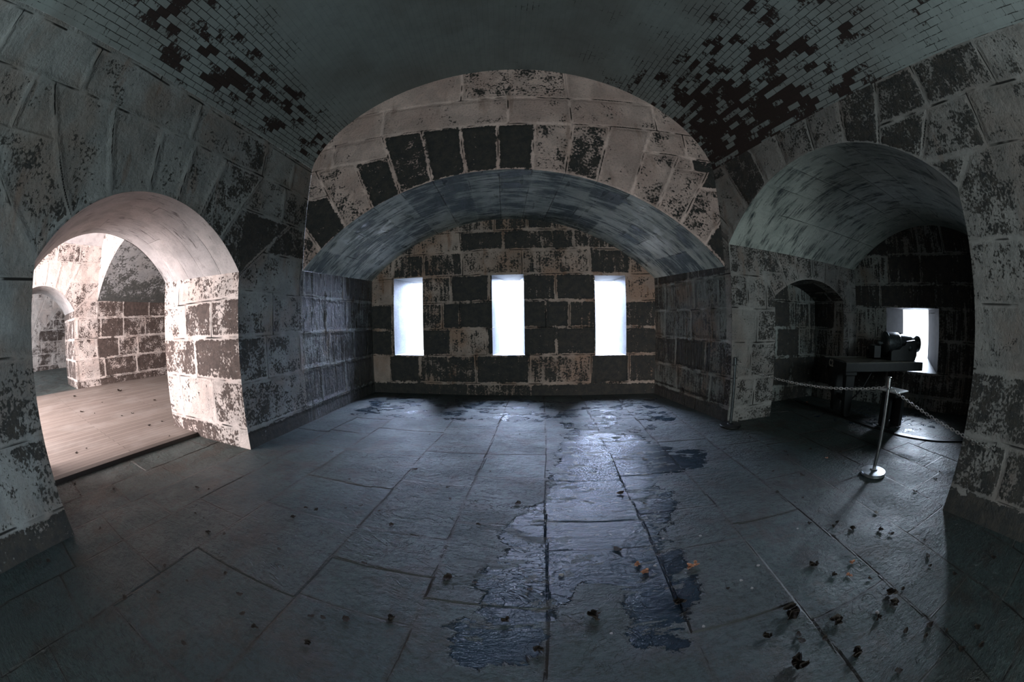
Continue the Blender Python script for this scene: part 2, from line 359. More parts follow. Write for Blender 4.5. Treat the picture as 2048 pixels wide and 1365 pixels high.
def floor_mat():
    m = NT('slate_flagstones'); jd = m.attr('jd'); rid = m.attr('rid'); wet = m.attr('dk'); uv = m.uv()
    base = m.mix(m.rng(m.noise(uv, .9, 4, .6), .38, .62), (.052, .084, .082), (.038, .060, .060))
    base = m.mix(m.rng(rid, 0, 1, 0, .45, False), base, (.064, .074, .068))
    dirt = m.rng(m.noise(uv, 2.3, 7, .72), .49, .62); base = m.mix(m.math('MULTIPLY', dirt, .8), base, (.048, .040, .032))
    fine = m.noise(uv, 22, 8, .8); base = m.mix(m.rng(fine, .47, .60, 0, .8), base, (.026, .032, .032)); base = m.mix(m.rng(m.noise(m.uv(1, 2.2), 9, 6, .7), .56, .68, 0, .6), base, (.030, .030, .027))
    # cleft layers
    lay = m.noise(m.uv(1.0, 1.7), 2.6, 6, .60, .9); st = m.math('MULTIPLY', lay, 13.0); fl = m.math('FLOOR', st); fr = m.math('SUBTRACT', st, fl)
    step = m.math('ADD', fl, m.rng(fr, .80, 1.0, 0, 1))
    edge = m.math('MULTIPLY', m.rng(fr, .80, .92), m.rng(fr, .92, 1.0, 1, 0))
    amt = m.rng(m.math('ADD', rid, m.noise(uv, 1.2, 2, .5)), .65, 1.1, .25, 1.0)
    col = m.mix(m.math('MULTIPLY', edge, m.math('MULTIPLY', amt, .8)), base, (.022, .022, .020))
    jn = m.math('ADD', jd, m.math('MULTIPLY_ADD', m.noise(uv, 9, 4, .65), .030, -.015))
    jm = m.math('MULTIPLY', m.rng(jn, .002, .009, 1, 0), m.rng(m.noise(uv, 1.7, 3, .6), .40, .55, .25, 1)); jb = m.rng(jn, .005, .03, 1, 0)
    col = m.mix(m.math('MULTIPLY', jb, .5), col, (.045, .036, .028)); col = m.mix(jm, col, (.024, .019, .016))
    wn = m.math('ADD', wet, m.math('MULTIPLY_ADD', m.noise(uv, 3.0, 6, .65, .6), .50, -.25)); wn = m.math('SUBTRACT', wn, m.math('MULTIPLY', m.math('SUBTRACT', step, 6.5), .022))
    wn = m.math('SUBTRACT', wn, m.math('MULTIPLY', m.rng(m.noise(m.uv(1, 2.4), 3.2, 6, .7, .4), .53, .62), .55))
    wm = m.rng(wn, .485, .525)
    damp = m.rng(wn, .25, .6, 0, .35)
    col = m.mix(damp, col, (.05, .055, .06)); col = m.mix(m.math('MULTIPLY', wm, .74), col, (.008, .026, .050))
    h = m.math('MULTIPLY', m.math('MULTIPLY', step, amt), .34)
    h = m.math('ADD', h, m.math('MULTIPLY', m.noise(m.uv(1, 1.6), 17, 6, .65), .55))
    h = m.math('SUBTRACT', h, m.math('MULTIPLY', jm, .9)); h = m.math('ADD', h, m.math('MULTIPLY', m.noise(uv, 1.6, 3, .5), 1.3))
    dry = m.rng(wm, 0, 1, 1, .27, False)
    h = m.math('MULTIPLY', h, dry)
    h = m.math('ADD', h, m.math('MULTIPLY', m.math('MULTIPLY', m.noise(m.uv(1, 2.6), 7, 5, .62, .3), wm), .13))
    rg = m.math('SUBTRACT', .60, m.math('MULTIPLY', m.rng(m.noise(uv, 2.0, 5, .6), .4, .62), .14)); rg = m.math('SUBTRACT', rg, m.math('MULTIPLY', wm, .47))
    return m.out(col, rg, m.bump(h, 1.0, .06), spec=m.math('SUBTRACT', .45, m.math('MULTIPLY', wm, .18)))
M_floor = floor_mat()

def boards_mat():
    m = NT('worn_floor_boards'); uv = m.uv()
    br = m.n('ShaderNodeTexBrick'); m.L(uv, br.inputs['Vector']); br.inputs['Color1'].default_value = (.23, .195, .175, 1); br.inputs['Color2'].default_value = (.155, .13, .115, 1); br.inputs['Mortar'].default_value = (.03, .024, .02, 1)
    br.inputs['Scale'].default_value = 1; br.inputs['Mortar Size'].default_value = .0045; br.inputs['Brick Width'].default_value = 3.4; br.inputs['Row Height'].default_value = .115
    g = m.noise(m.uv(.7, 14), 3, 6, .65); c = m.mix(m.rng(g, .35, .7, 0, .5), br.outputs['Color'], (.13, .10, .085))
    c = m.mix(m.rng(m.noise(uv, 1.3, 4, .6), .45, .7, 0, .4), c, (.27, .25, .235))
    h = m.math('SUBTRACT', m.math('MULTIPLY', g, .3), br.outputs['Fac'])
    return m.out(c, .6, m.bump(h, .6, .006))
M_boards = boards_mat()
M_wood_dark = simple('black_painted_timber', (.009, .010, .010), .5, 0, 14, .4, .3)
M_wood_top = simple('worn_timber_top', (.115, .105, .085), .42, 0, 9, .45, .3)
M_iron = simple('dark_gun_iron', (.075, .085, .088), .38, .7, 30, .3, .25)
M_black = simple('black_iron', (.015, .016, .016), .5, .4, 25, .3, .2)
M_chrome = simple('worn_chrome', (.30, .31, .31), .24, 1.0, 18, .15, .05)
M_base = simple('brushed_steel_base', (.36, .38, .39), .34, .9, 22, .2, .1)
M_chain = simple('galvanised_chain', (.50, .48, .46), .42, .6, 30, .15, .05)
M_white = simple('pale_panel', (.85, .85, .86), .30, 0, 10, .05, .05)
M_letter = simple('white_lettering', (.62, .58, .50), .7, 0, 30, .1, 0)
M_leaf = simple('dead_leaf_brown', (.030, .020, .014), .75, 0, 60, .5, .3)
M_orange = simple('dry_leaf_orange', (.62, .33, .22), .7, 0, 50, .35, .2)
M_chip = simple('pale_chip', (.30, .28, .27), .6, 0, 60, .3, .2)
# ------------------------------------------------------------------ plan of the casemate (metres)
BL, BR = (-3.438, 6.698), (1.947, 6.698)
FL, FR = (-3.317, 4.225), (2.379, 4.600)
LB, RB = (-2.769, -7.000), (4.767, -7.000)          # rear ends of the two side walls
def dist(a, b): return math.hypot(b[0] - a[0], b[1] - a[1])
LL = dist(BL, LB); RL = dist(BR, RB); sFL = 2.476; sFR = 2.142; FW = dist(FL, FR)
ZC = [0, .22, .74, 1.26, 1.77, 2.25, 2.70, 3.16, 3.60, 3.97, 4.42, 5.2]
ZR = [0, .20, .60, 1.07, 1.52, 1.96, 2.61, 3.05, 3.47]
ang = lambda a, L: [math.asin(max(-1, min(1, (x - a.cx) / a.R))) for x in L]

def vault_z(t, zl, zr, crown):
    zs = zl * (1 - t) + zr * t
    return zs + (crown - zs) * np.maximum(1 - np.abs(2 * t - 1) ** 2, 0) ** (1 / 1.6)

# ---- the three loopholes of the back wall: (s0, s1, z0, z1)
BA = Arch(0, 5.385, 2.20, 2.12, 3.24)
LOOP = [(.485, 1.085, .737, 2.21), (2.405, 2.985, .737, 2.19), (4.255, 4.825, .722, 2.156)]
bj = {0: [.7, 1.9, 3.1, 4.3], 1: [.37, 1.00, 2.09, 3.06, 4.18, 4.88], 2: [.45, 1.62, 2.3, 3.55, 4.27], 3: [.45, 1.47, 1.80, 3.36, 3.79, 4.27], 4: [.45, 1.64, 2.35, 3.55, 4.27],
      5: [.47, 1.10, 1.86, 2.95, 4.18, 4.92], 6: [.9, 1.81, 2.62, 3.9]}
bd = {(1, 0): .15, (1, 1): .93, (1, 2): .62, (1, 3): .80, (1, 4): .50, (1, 5): .97, (1, 6): .75, (2, 0): .9, (2, 1): .82, (2, 2): .38, (2, 3): .85, (2, 4): .88, (2, 5): .75,
      (3, 0): .88, (3, 1): .62, (3, 2): .85, (3, 3): .95, (3, 4): .85, (3, 5): .8, (3, 6): .75, (4, 0): .35, (4, 1): .55, (4, 2): .82, (4, 3): .80, (4, 4): .86, (4, 5): .35,
      (5, 0): .45, (5, 1): .6, (5, 2): .55, (5, 3): .45, (5, 4): .45, (5, 5): .7, (5, 6): .5, (0, 0): .9, (0, 1): .8, (0, 2): .6, (0, 3): .85, (0, 4): .9}
MB = Masonry([0, .22, .735, 1.23, 1.714, 2.2, 2.65, 3.02, 3.5], 3, joints=bj, base=.55, spread=.4, dark=bd)
sf = Surf()
wall(sf, BL, BR, 0, 5.385, const(-.04), BA, MB, .016, [(a, b, const(c), const(d)) for a, b, c, d in LOOP])
wall_back = sf.build('wall_back', M_back)

def reveal(name, A, B, win, win2, depth, masn, flare=None, mat=None):
    """splayed sides of a wall opening: win = (s0,s1,z0,z1) inside, win2 = outside; normal points outwards"""
    sf = Surf(); n = 8
    def quad(p, q, p2, q2, off, off2):
        U = np.linspace(0, 1, 30)[:, None]; V = np.linspace(0, 1, 24)[None]
        S = (p[0] * (1 - U) + q[0] * U) * (1 - V) + (p2[0] * (1 - U) + q2[0] * U) * V
        Z = (p[1] * (1 - U) + q[1] * U) * (1 - V) + (p2[1] * (1 - U) + q2[1] * U) * V
        O = off * (1 - V) + off2 * V + U * 0
        A_ = np.array(A, float); B_ = np.array(B, float); t = (B_ - A_) / np.hypot(*(B_ - A_)); nn = np.array([-t[1], t[0]])
        P = np.stack([A_[0] + t[0] * S + nn[0] * O, A_[1] + t[1] * S + nn[1] * O, Z], -1)
        L = math.hypot(q[0] - p[0], q[1] - p[1]); uu = V * abs(off2 - off) + U * 0; vv = U * L + V * 0 + (p[1] if abs(q[0] - p[0]) < .01 else 0)
        jd, rid, dk = masn.ev(uu + 3, vv)
        sf.grid(P, np.stack([uu, vv], -1), jd, rid, dk)
    rings = [(win, 0), (win2, depth)] + ([flare] if flare else [])
    for (a, o1), (b, o2) in zip(rings[:-1], rings[1:]):
        c = lambda w: [(w[0], w[2]), (w[0], w[3]), (w[1], w[3]), (w[1], w[2])]
        ca, cb = c(a), c(b)
        for k in range(4):
            quad(ca[k], ca[(k + 1) % 4], cb[k], cb[(k + 1) % 4], o1, o2)
    return sf.build(name, mat or M_reveal)
MW = Masonry([0, .735, 1.23, 1.714, 2.3], 8, base=.05, spread=.15)
for k, w in enumerate(LOOP):
    c = (w[0] + w[1]) / 2
    reveal('window_%d' % (k + 1), BL, BR, w, (c - .16, c + .16, w[2] + .03, w[3] - .02), .85, MW)

# ---- left wall with its arched opening
LA = Arch(3.82, 6.44, 1.97, 1.88, 2.56)
lb = [3.82, 4.18, 4.53, 4.88, 5.26, 5.72, 6.13, 6.44]
ML = Masonry(ZC, 21, .8, 1.5, joints={1: [1.2, 2.4, 7.6, 9], 2: [1.15, 2.55, 3.3, 6.95, 8.0], 3: [.8, 1.9, 3.15, 7.3, 8.6], 4: [1.3, 2.55, 7.0, 8.2], 5: [.8, 3.28, 6.9, 8.1], 6: [3.05, 7.1, 8.3],
                           7: [2.95, 3.6, 4.9, 6.49, 7.8, 9.2], 8: [3.2, 4.3, 5.6, 6.95]},
             arches=[dict(cx=LA.cx, cz=LA.cz, R=LA.R, b=ang(LA, lb), lv=[2.70, 3.16, 3.16, 3.16, 3.16, 3.16, 2.75], dark=[.55, .45, .26, .22, .20, .28, .42])],
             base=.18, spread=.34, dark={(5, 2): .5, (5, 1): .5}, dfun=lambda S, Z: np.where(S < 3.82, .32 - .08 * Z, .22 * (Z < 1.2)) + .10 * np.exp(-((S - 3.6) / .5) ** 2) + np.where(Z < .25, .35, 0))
sf = Surf()
ltop = lambda S: np.where(S <= sFL, 2.20 - .1 * S / sFL, 3.65)
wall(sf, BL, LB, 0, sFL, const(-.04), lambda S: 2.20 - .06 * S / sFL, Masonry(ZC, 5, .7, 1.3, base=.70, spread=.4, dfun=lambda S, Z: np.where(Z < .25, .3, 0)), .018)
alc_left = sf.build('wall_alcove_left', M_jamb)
sf = Surf()
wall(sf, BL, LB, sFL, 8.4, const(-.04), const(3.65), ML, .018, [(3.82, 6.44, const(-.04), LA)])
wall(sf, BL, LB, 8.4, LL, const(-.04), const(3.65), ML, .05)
wall(sf, BL, LB, 3.82, 6.44, const(-.02), const(-.0), ML, .05) if False else None
wall_left = sf.build('wall_left', M_left)

# ---- far jamb, near jamb and soffit of the left opening
tL = np.array([LB[0] - BL[0], LB[1] - BL[1]]) / LL
def onL(s): return (BL[0] + tL[0] * s, BL[1] + tL[1] * s)
XB = -5.10
MJ = Masonry([-.1, .24, .78, 1.27, 1.70, 2.3], 31, .5, .9, joints={1: [.62, 1.45], 2: [.95], 3: [.55, 1.2], 4: [1.4]}, base=.5, spread=.3, dark={(2, 0): .72, (2, 1): .55, (3, 0): .62, (3, 1): .60, (3, 2): .35, (1, 0): .45, (1, 1): .25, (1, 2): .2, (4, 0): .4, (0, 0): .3, (0, 1): .3, (0, 2): .2})
sf = Surf(); A = onL(3.82); B = (XB, 2.86)
wall(sf, A, B, 0, dist(A, B), const(-.04), lambda S: 1.97 + .04 * S, MJ, .016)
sf.build('wall_opening_far_jamb', M_pier)
sf = Surf(); A = onL(6.44); B = (XB, .24); wall(sf, A, B, 0, dist(A, B), const(-.04), const(1.88), MJ, .03)
sf.build('wall_opening_near_jamb', M_pier)
def arch_pts(arch, fn, n=90):
    th = np.linspace(math.asin((arch.s0 - arch.cx) / arch.R), math.asin((arch.s1 - arch.cx) / arch.R), n); S = arch.cx + arch.R * np.sin(th); Z = arch(S)
    return [(*fn(s), z) for s, z in zip(S, Z)]
LAb = Arch(3.82, 6.46, 2.02, 1.95, 2.61)
PA = arch_pts(LA, onL); PB = [(XB, 6.70 - s, z) for s, z in zip(np.linspace(3.84, 6.46, 90), LAb(np.linspace(3.84, 6.46, 90)))]
PB = [(XB, p[1], z) for p, z in zip(PA, [q[2] + .05 for q in PA])]
MS0 = Masonry([-.5, .36, .76, 1.13, 1.53, 2.0, 2.42, 3.5], 41, .9, 1.6, base=.26, spread=.3)
sf = Surf(); loft(sf, PA, PB, MS0, 80, sw=True); sf.build('trim_left_arch_soffit', M_soffp)

# ---- tympanum over the alcove and the alcove's own barrel
FA = Arch(0, FW, 2.12, 2.07, 3.27)
fb = [0, .30, .68, 1.08, 1.46, 1.89, 2.32, 2.74, 3.16, 3.57, 3.98, 4.40, 4.75, 5.07, 5.42, FW]
fl = [2.7, 3.16, 3.60, 3.60, 3.97, 3.97, 3.97, 3.97, 3.97, 3.97, 3.97, 3.60, 3.42, 3.16, 2.7]
fd = [.5, .93, .40, .80, .70, .97, .97, .99, .42, .50, .22, .34, .36, .45, .88]
MF = Masonry(ZC, 51, joints={8: [.37, 1.3, 4.6, 5.3], 9: [1.1, 2.86, 3.7, 4.9], 10: [2.22, 3.68], 7: [.37, .7, 5.05, 5.36], 6: [.35, 5.3]},
             arches=[dict(cx=FA.cx, cz=FA.cz, R=FA.R, b=ang(FA, fb), lv=fl, dark=fd)], base=.30, spread=.2,
             dark={(8, 0): .2, (8, 1): .2, (8, 4): .35, (9, 1): .22, (9, 2): .2, (9, 3): .25, (10, 1): .42, (10, 0): .15, (10, 2): .18, (6, 2): .85, (7, 4): .85, (5, 0): .6})
VN = 260
def vz_face(S): return vault_z(np.clip(S / FW, 0, 1), 3.65, 3.46, 4.98)
th = np.linspace(0, math.pi, VN); tt = (1 - np.cos(th)) / 2
sf = Surf(); S = np.unique(np.concatenate([tt * FW, np.linspace(0, FW, 320)])); nz = 110; T = np.linspace(0, 1, nz)
lo = FA(S); hi = vz_face(S); SS = np.repeat(S[:, None], nz, 1); ZZ = lo[:, None] + (hi - lo)[:, None] * T[None]
jd, rid, dk = MF.ev(SS, ZZ); sf.grid(P2(FL, FR, SS, ZZ), np.stack([SS, ZZ], -1), jd, rid, dk)
sf.build('wall_alcove_face', M_face)
fnF = lambda s: (FL[0] + (FR[0] - FL[0]) * s / FW, FL[1] + (FR[1] - FL[1]) * s / FW)
n = 200; q = np.linspace(0, 1, n); th0 = np.array([math.asin(-(FW / 2) / FA.R) * (1 - a) + math.asin((FW / 2) / FA.R) * a for a in q]); sF = FA.cx + FA.R * np.sin(th0)
PA = [(*fnF(s), z) for s, z in zip(sF, FA(sF))]
sB = sF / FW * 5.385; PB = [(BL[0] + s, 6.698, z) for s, z in zip(sB, BA(sB))]
arc = np.concatenate([[0], np.cumsum(np.hypot(np.diff(sF), np.diff(FA(sF))))]); bu = [float(np.interp(x, sF, arc)) for x in fb]
MSo = Masonry([-1] + bu[1:-1] + [9], 61, .7, 1.2, base=.48, spread=.40)
MSo_ev = MSo.ev
sf = Surf(); PAa = np.array(PA); PBa = np.array(PB); nd = 130; T = np.linspace(0, 1, nd); P = PAa[:, None] * (1 - T[None, :, None]) + PBa[:, None] * T[None, :, None]
UU = np.repeat(arc[:, None], nd, 1); VV = 2.3 * T[None] + UU * 0
jd, rid, dk = MSo.ev(VV, UU); sf.grid(P, np.stack([UU, VV], -1), jd, rid, dk)
sf.build('ceiling_alcove', M_soff)

# ---- alcove right wall, right wall with the gun bay opening
sf = Surf(); wall(sf, BR, RB, 0, sFR, const(-.04), lambda S: 2.12 - .05 * S / sFR, Masonry(ZR[:5] + [1.96, 2.61], 71, .7, 1.3, base=.62, spread=.5, dfun=lambda S, Z: np.where(Z < .25, .3, 0)), .018)
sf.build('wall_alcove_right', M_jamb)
RA = Arch(2.27, 5.70, 2.35, 2.36, 3.08)
rb = [2.27, 2.40, 2.77, 3.19, 3.59, 4.07, 4.51, 4.93, 5.37, 5.70]
MR = Masonry(ZR, 83, .8, 1.5, joints={1: [6.24, 7.5], 2: [7.0, 8.4], 3: [6.45, 7.9], 4: [6.9, 8.2], 5: [6.8, 8.0], 6: [6.2, 7.3, 8.5], 7: [5.7, 6.65, 7.9]},
             arches=[dict(cx=RA.cx, cz=RA.cz, R=RA.R, b=ang(RA, rb), lv=[2.9, 3.3, 3.6, 3.6, 3.6, 3.6, 3.6, 3.05, 2.61], dark=[.3, .22, .68, .30, .35, .42, .66, .62, .5])],
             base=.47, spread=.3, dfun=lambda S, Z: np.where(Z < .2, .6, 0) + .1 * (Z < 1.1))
sf = Surf()
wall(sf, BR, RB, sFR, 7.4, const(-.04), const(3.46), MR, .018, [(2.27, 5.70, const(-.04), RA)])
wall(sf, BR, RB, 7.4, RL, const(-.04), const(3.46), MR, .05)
wall_right = sf.build('wall_right', M_right)
tR = np.array([RB[0] - BR[0], RB[1] - BR[1]]) / RL
def onR(s): return (BR[0] + tR[0] * s, BR[1] + tR[1] * s)

# ---- main brick vault
def line(a, b, t): return (a[0] + (b[0] - a[0]) * t, a[1] + (b[1] - a[1]) * t)
sf = Surf(); nv = 240; T = np.linspace(0, 1, nv)
Pl = np.array([line(FL, LB, a) for a in T]); Pr = np.array([line(FR, RB, a) for a in T])
XY = Pl[None] * (1 - tt[:, None, None]) + Pr[None] * tt[:, None, None]
Zv = vault_z(tt, 3.65, 3.46, 4.98)[:, None] + 0 * T[None]
P = np.concatenate([XY, Zv[..., None]], -1)
u = np.concatenate([[0], np.cumsum(np.hypot(np.diff(tt * FW), np.diff(vault_z(tt, 3.65, 3.46, 4.98))))]); UU = np.repeat(u[:, None], nv, 1); VV = T[None] * 11.4 + UU * 0
ul = UU; ur = u[-1] - UU
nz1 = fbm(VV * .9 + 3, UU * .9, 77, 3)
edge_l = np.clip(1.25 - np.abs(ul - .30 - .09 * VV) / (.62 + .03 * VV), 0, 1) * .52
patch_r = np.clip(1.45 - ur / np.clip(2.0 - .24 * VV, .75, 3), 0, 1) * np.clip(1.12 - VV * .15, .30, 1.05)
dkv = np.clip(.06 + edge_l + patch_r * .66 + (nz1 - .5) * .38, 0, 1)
sf.grid(P, np.stack([UU, VV], -1), UU * 0 + 1, UU * 0 + .5, dkv)
sf.build('ceiling', M_vault)

# ---- rear wall of the casemate, behind the viewer, with its doorway
MRw = Masonry(ZC, 91, base=.4, spread=.4)
A, B = RB, LB; wr = dist(A, B)
rear_top = lambda S: vault_z(np.clip(1 - S / wr, 0, 1), 3.65, 3.46, 4.98)
sf = Surf(); wall(sf, A, B, 0, wr, const(-.04), rear_top, MRw, .06, [(2.4, 5.4, const(-.04), Arch(2.4, 5.4, 2.5, 2.5, 3.2))]); sf.build('wall_rear', M_left)

# ---- gun bay on the right
JA, JB = (2.40, 4.47), (5.52, 4.85); JL = dist(JA, JB)
NI = Arch(.83, 2.68, 1.70, 1.72, 2.00)
nb = [.83, 1.10, 1.42, 1.78, 2.10, 2.42, 2.68]
MJr = Masonry([0, .20, .60, 1.07, 1.52, 1.96, 2.5], 101, .5, 1.1, joints={1: [.45], 2: [.35, 2.9], 3: [.45, 2.85], 4: [.3, .65, 2.95]},
              arches=[dict(cx=NI.cx, cz=NI.cz, R=NI.R, b=ang(NI, nb), lv=[2.05, 2.4, 2.4, 2.4, 2.4, 2.1], dark=[.35, .5, .4, .35, .3, .5])], base=.40, spread=.35)
sf = Surf(); wall(sf, JA, JB, 0, JL, const(-.04), const(2.42), MJr, .016, [(.83, 2.68, const(-.04), NI)])
wall(sf, onR(2.27), JA, 0, dist(onR(2.27), JA), const(-.04), const(2.42), MJr, .03)
sf.build('wall_gun_bay_side', M_right)
tJ = np.array([JB[0] - JA[0], JB[1] - JA[1]]) / JL; nJ = np.array([-tJ[1], tJ[0]])
def onJ(s, d=0): return (JA[0] + tJ[0] * s + nJ[0] * d, JA[1] + tJ[1] * s + nJ[1] * d)
MN = Masonry([0, .25, .75, 1.25, 1.70, 2.4], 103, base=.62, spread=.4); sf = Surf(); ND = .78
wall(sf, onJ(.83, ND), onJ(2.68, ND), 0, 1.85, const(-.04), lambda s: NI(s + .83) + .04, MN, .02)
for s in (.83, 2.68): wall(sf, onJ(s), onJ(s, ND), 0, ND, const(-.04), const(1.78), MN, .02)
PA = arch_pts(NI, lambda s: onJ(s), 50); PB = arch_pts(NI, lambda s: onJ(s, ND), 50); loft(sf, PA, PB, MN, 30)
sf.build('wall_gun_bay_niche', M_gun)
GA, GB = (7.15, 1.78), (5.52, 4.85); GW = dist(GA, GB)
GAr = Arch(0, GW, 2.30, 2.28, 2.97); EM = (1.61, 2.80, .60, 1.63)
MG = Masonry([0, .22, .60, 1.12, 1.63, 2.02, 2.5, 3.2], 107, .7, 1.3, base=.60, spread=.4, dfun=lambda S, Z: .12 * (Z > 2.3))
sf = Surf(); A, B = GB, GA       # seen from inside, the wall runs from the niche corner to the near corner
EMf = (GW - EM[1], GW - EM[0], EM[2], EM[3])
wall(sf, A, B, 0, GW, const(-.04), lambda s: GAr(GW - s), MG, .018, [(EMf[0], EMf[1], const(EM[2]), const(EM[3]))])
sf.build('wall_gun', M_gun)
c0, c1 = GW - 2.84, GW - 2.12
reveal('window_4', A, B, EMf, (GW - 2.48, GW - 1.86, .80, 1.62), .60, Masonry([0, .6, 1.12, 1.7], 9, base=.05, spread=.1), ((GW - 2.75, GW - 1.55, .66, 1.8), 1.15), M_reveal_shaded)
NA = onR(5.70)
sf = Surf(); wall(sf, NA, GA, 0, dist(NA, GA), const(-.04), const(2.36), Masonry(ZR, 111, base=.5, spread=.3), .05, [(1.7, 2.4, const(1.0), const(2.1))]); sf.build('wall_gun_bay_near', M_right)  # hidden near wall; its opening is added to let fill light in
reveal('window_5', GA, NA, (dist(NA, GA) - 2.4, dist(NA, GA) - 1.7, 1.0, 2.1), (dist(NA, GA) - 2.25, dist(NA, GA) - 1.85, 1.0, 2.1), .8, Masonry([0, .6, 1.12, 1.7], 9, base=.05, spread=.1))  # sides of the invented opening, out of view, there for the fill lamp
n = 120; q = np.linspace(0, 1, n); tR_ = [RA.cx + RA.R * math.sin(math.asin((RA.s0 - RA.cx) / RA.R) * (1 - a) + math.asin((RA.s1 - RA.cx) / RA.R) * a) for a in q]
PA = [(*onR(s), float(RA(np.array(s)))) for s in tR_]
sg = [(s - RA.s0) / (RA.s1 - RA.s0) for s in tR_]; PB = [(GB[0] + (GA[0] - GB[0]) * a, GB[1] + (GA[1] - GB[1]) * a, float(GAr(np.array(GW * (1 - a))))) for a in sg]
arcR = np.concatenate([[0], np.cumsum([math.dist(PA[i], PA[i + 1]) for i in range(n - 1)])]); bu = [float(np.interp(x, tR_, arcR)) for x in rb]
MS2 = Masonry([-1] + bu[2:-1] + [9], 63, 1.2, 2.2, base=.24, spread=.14)
sf = Surf(); PAa = np.array(PA); PBa = np.array(PB); nd = 150; T = np.linspace(0, 1, nd); P = PAa[:, None] * (1 - T[None, :, None]) + PBa[:, None] * T[None, :, None]
UU = np.repeat(arcR[:, None], nd, 1); VV = 3.6 * T[None] + UU * 0
jd, rid, dk = MS2.ev(VV, UU); sf.grid(P, np.stack([UU, VV], -1), jd, rid, dk); sf.build('ceiling_gun_bay', M_soff)

# ---- flagstone floor
fx = [-4.6, -3.85, -3.25, -2.72, -2.13, -1.24, -.60, 0.0, .66, 1.265, 1.89, 2.47, 3.15, 3.8, 4.35, 5.05, 5.75, 6.5, 7.4]
def floor_joints():
    rr = random.Random(4); J = []
    spec = {4: [.2, 1.1, 1.95, 2.6, 3.4, 4.3, 5.3, 6.2], 5: [.35, 1.14, 1.55, 1.96, 2.8, 3.6, 4.5, 5.6], 6: [.1, .75, 1.37, 2.2, 3.0, 3.6, 4.4, 5.3], 7: [.3, 1.9, 2.25, 2.95, 3.9, 4.9, 5.9],
            8: [-.2, 1.08, 1.81, 2.32, 3.02, 4.0, 5.0, 6.0], 9: [.1, .9, 2.0, 2.9, 3.9], 10: [.4, 1.53, 2.6, 3.6, 4.6]}
    for i in range(len(fx) + 1):
        if i - 1 in spec: a = [-2.9, -2.0, -1.1, -.5] + spec[i - 1]; J.append(np.array(sorted(a))); continue
        y = -3.9 + rr.random(); L = []
        while y < 8: L.append(y); y += .55 + .7 * rr.random()
        J.append(np.array(L))
    return J
FJ = floor_joints()
WET = [(-.05, 2.55), (-.31, 2.13), (-.2, 1.95), (-.26, 1.73), (-.40, 1.56), (-.28, 1.35), (-.41, 1.19), (-.34, .92), (-.05, .95), (.02, 1.33), (.2, 1.52), (.36, 1.5), (.42, 1.12), (.63, 1.06), (.80, 1.3), (.80, 1.7), (.77, 2.07), (.95, 2.45), (.9, 2.95), (1.5, 3.1), (1.7, 3.5), (1.25, 3.7), (1.0, 4.2), (.3, 4.6), (.1, 3.9), (.05, 3.1)]
def sdist(px, py, poly):
    d = np.full(px.shape, 1e9); ins = np.zeros(px.shape, bool); n = len(poly)
    for i in range(n):
        ax, ay = poly[i]; bx, by = poly[(i + 1) % n]; ex, ey = bx - ax, by - ay
        t = np.clip(((px - ax) * ex + (py - ay) * ey) / (ex * ex + ey * ey), 0, 1); d = np.minimum(d, np.hypot(px - ax - t * ex, py - ay - t * ey))
        c = ((ay > py) != (by > py)) & (px < (bx - ax) * (py - ay) / (by - ay + 1e-12) + ax); ins ^= c
    return np.where(ins, d, -d)
def floor_grid(sf, x0, x1, y0, y1, res):
    X = np.linspace(x0, x1, int((x1 - x0) / res) + 1); Y = np.linspace(y0, y1, int((y1 - y0) / res) + 1)
    XX, YY = np.meshgrid(X, Y, indexing='ij')
    wx = XX + .03 * (vnoise(XX * 1.7, YY * 1.7, 3) - .5) - .022 * (YY - 1.5) * -1.0; wy = YY + .03 * (vnoise(XX * 1.9, YY * 1.9, 8) - .5)
    f = np.array(fx); c = np.clip(np.searchsorted(f, wx) - 1, 0, len(f) - 2); jd = np.minimum(np.abs(wx - f[c]), np.abs(f[c + 1] - wx)); idx = c * 0
    for i in range(len(f) - 1):
        m = c == i
        if not m.any(): continue
        J = FJ[i + 1]; k = np.searchsorted(J, wy[m]); idx[m] = k
        jd[m] = np.minimum(jd[m], np.minimum(np.abs(wy[m] - J[np.clip(k - 1, 0, len(J) - 1)]), np.abs(wy[m] - J[np.clip(k, 0, len(J) - 1)])))
    rid = hsh(c, idx, 5)
    w = np.clip(.5 + sdist(XX, YY, WET) * 1.15, 0, 1)
    w2 = np.clip(.5 + sdist(XX, YY, [(-3.1, 6.3), (1.7, 6.3), (1.9, 5.0), (1.2, 4.4), (-.6, 4.9), (-3.0, 5.0)]) * .5, 0, .505); w = np.maximum(w, w2 - .02)
    w3 = np.clip(.5 + sdist(XX, YY, [(3.9, 4.4), (5.6, 4.3), (6.2, 3.2), (5.6, 2.6), (4.6, 2.9)]) * .5, 0, .50); w = np.maximum(w, w3 - .02)
    Z = (fbm(XX * 1.3, YY * 1.3, 2, 3) - .5) * .012 + (rid - .5) * .004
    Z = np.minimum(Z, .006)
    sf.grid(np.stack([XX, YY, Z], -1), np.stack([XX, YY], -1), jd, rid, w)
sf = Surf(); floor_grid(sf, -4.46, 3.4, -1.8, 6.72, .018); floor_grid(sf, 3.4, 7.3, -1.8, 6.72, .022); floor_grid(sf, -4.46, 5.2, -7.1, -1.8, .05)
floor_o = sf.build('floor', M_floor)

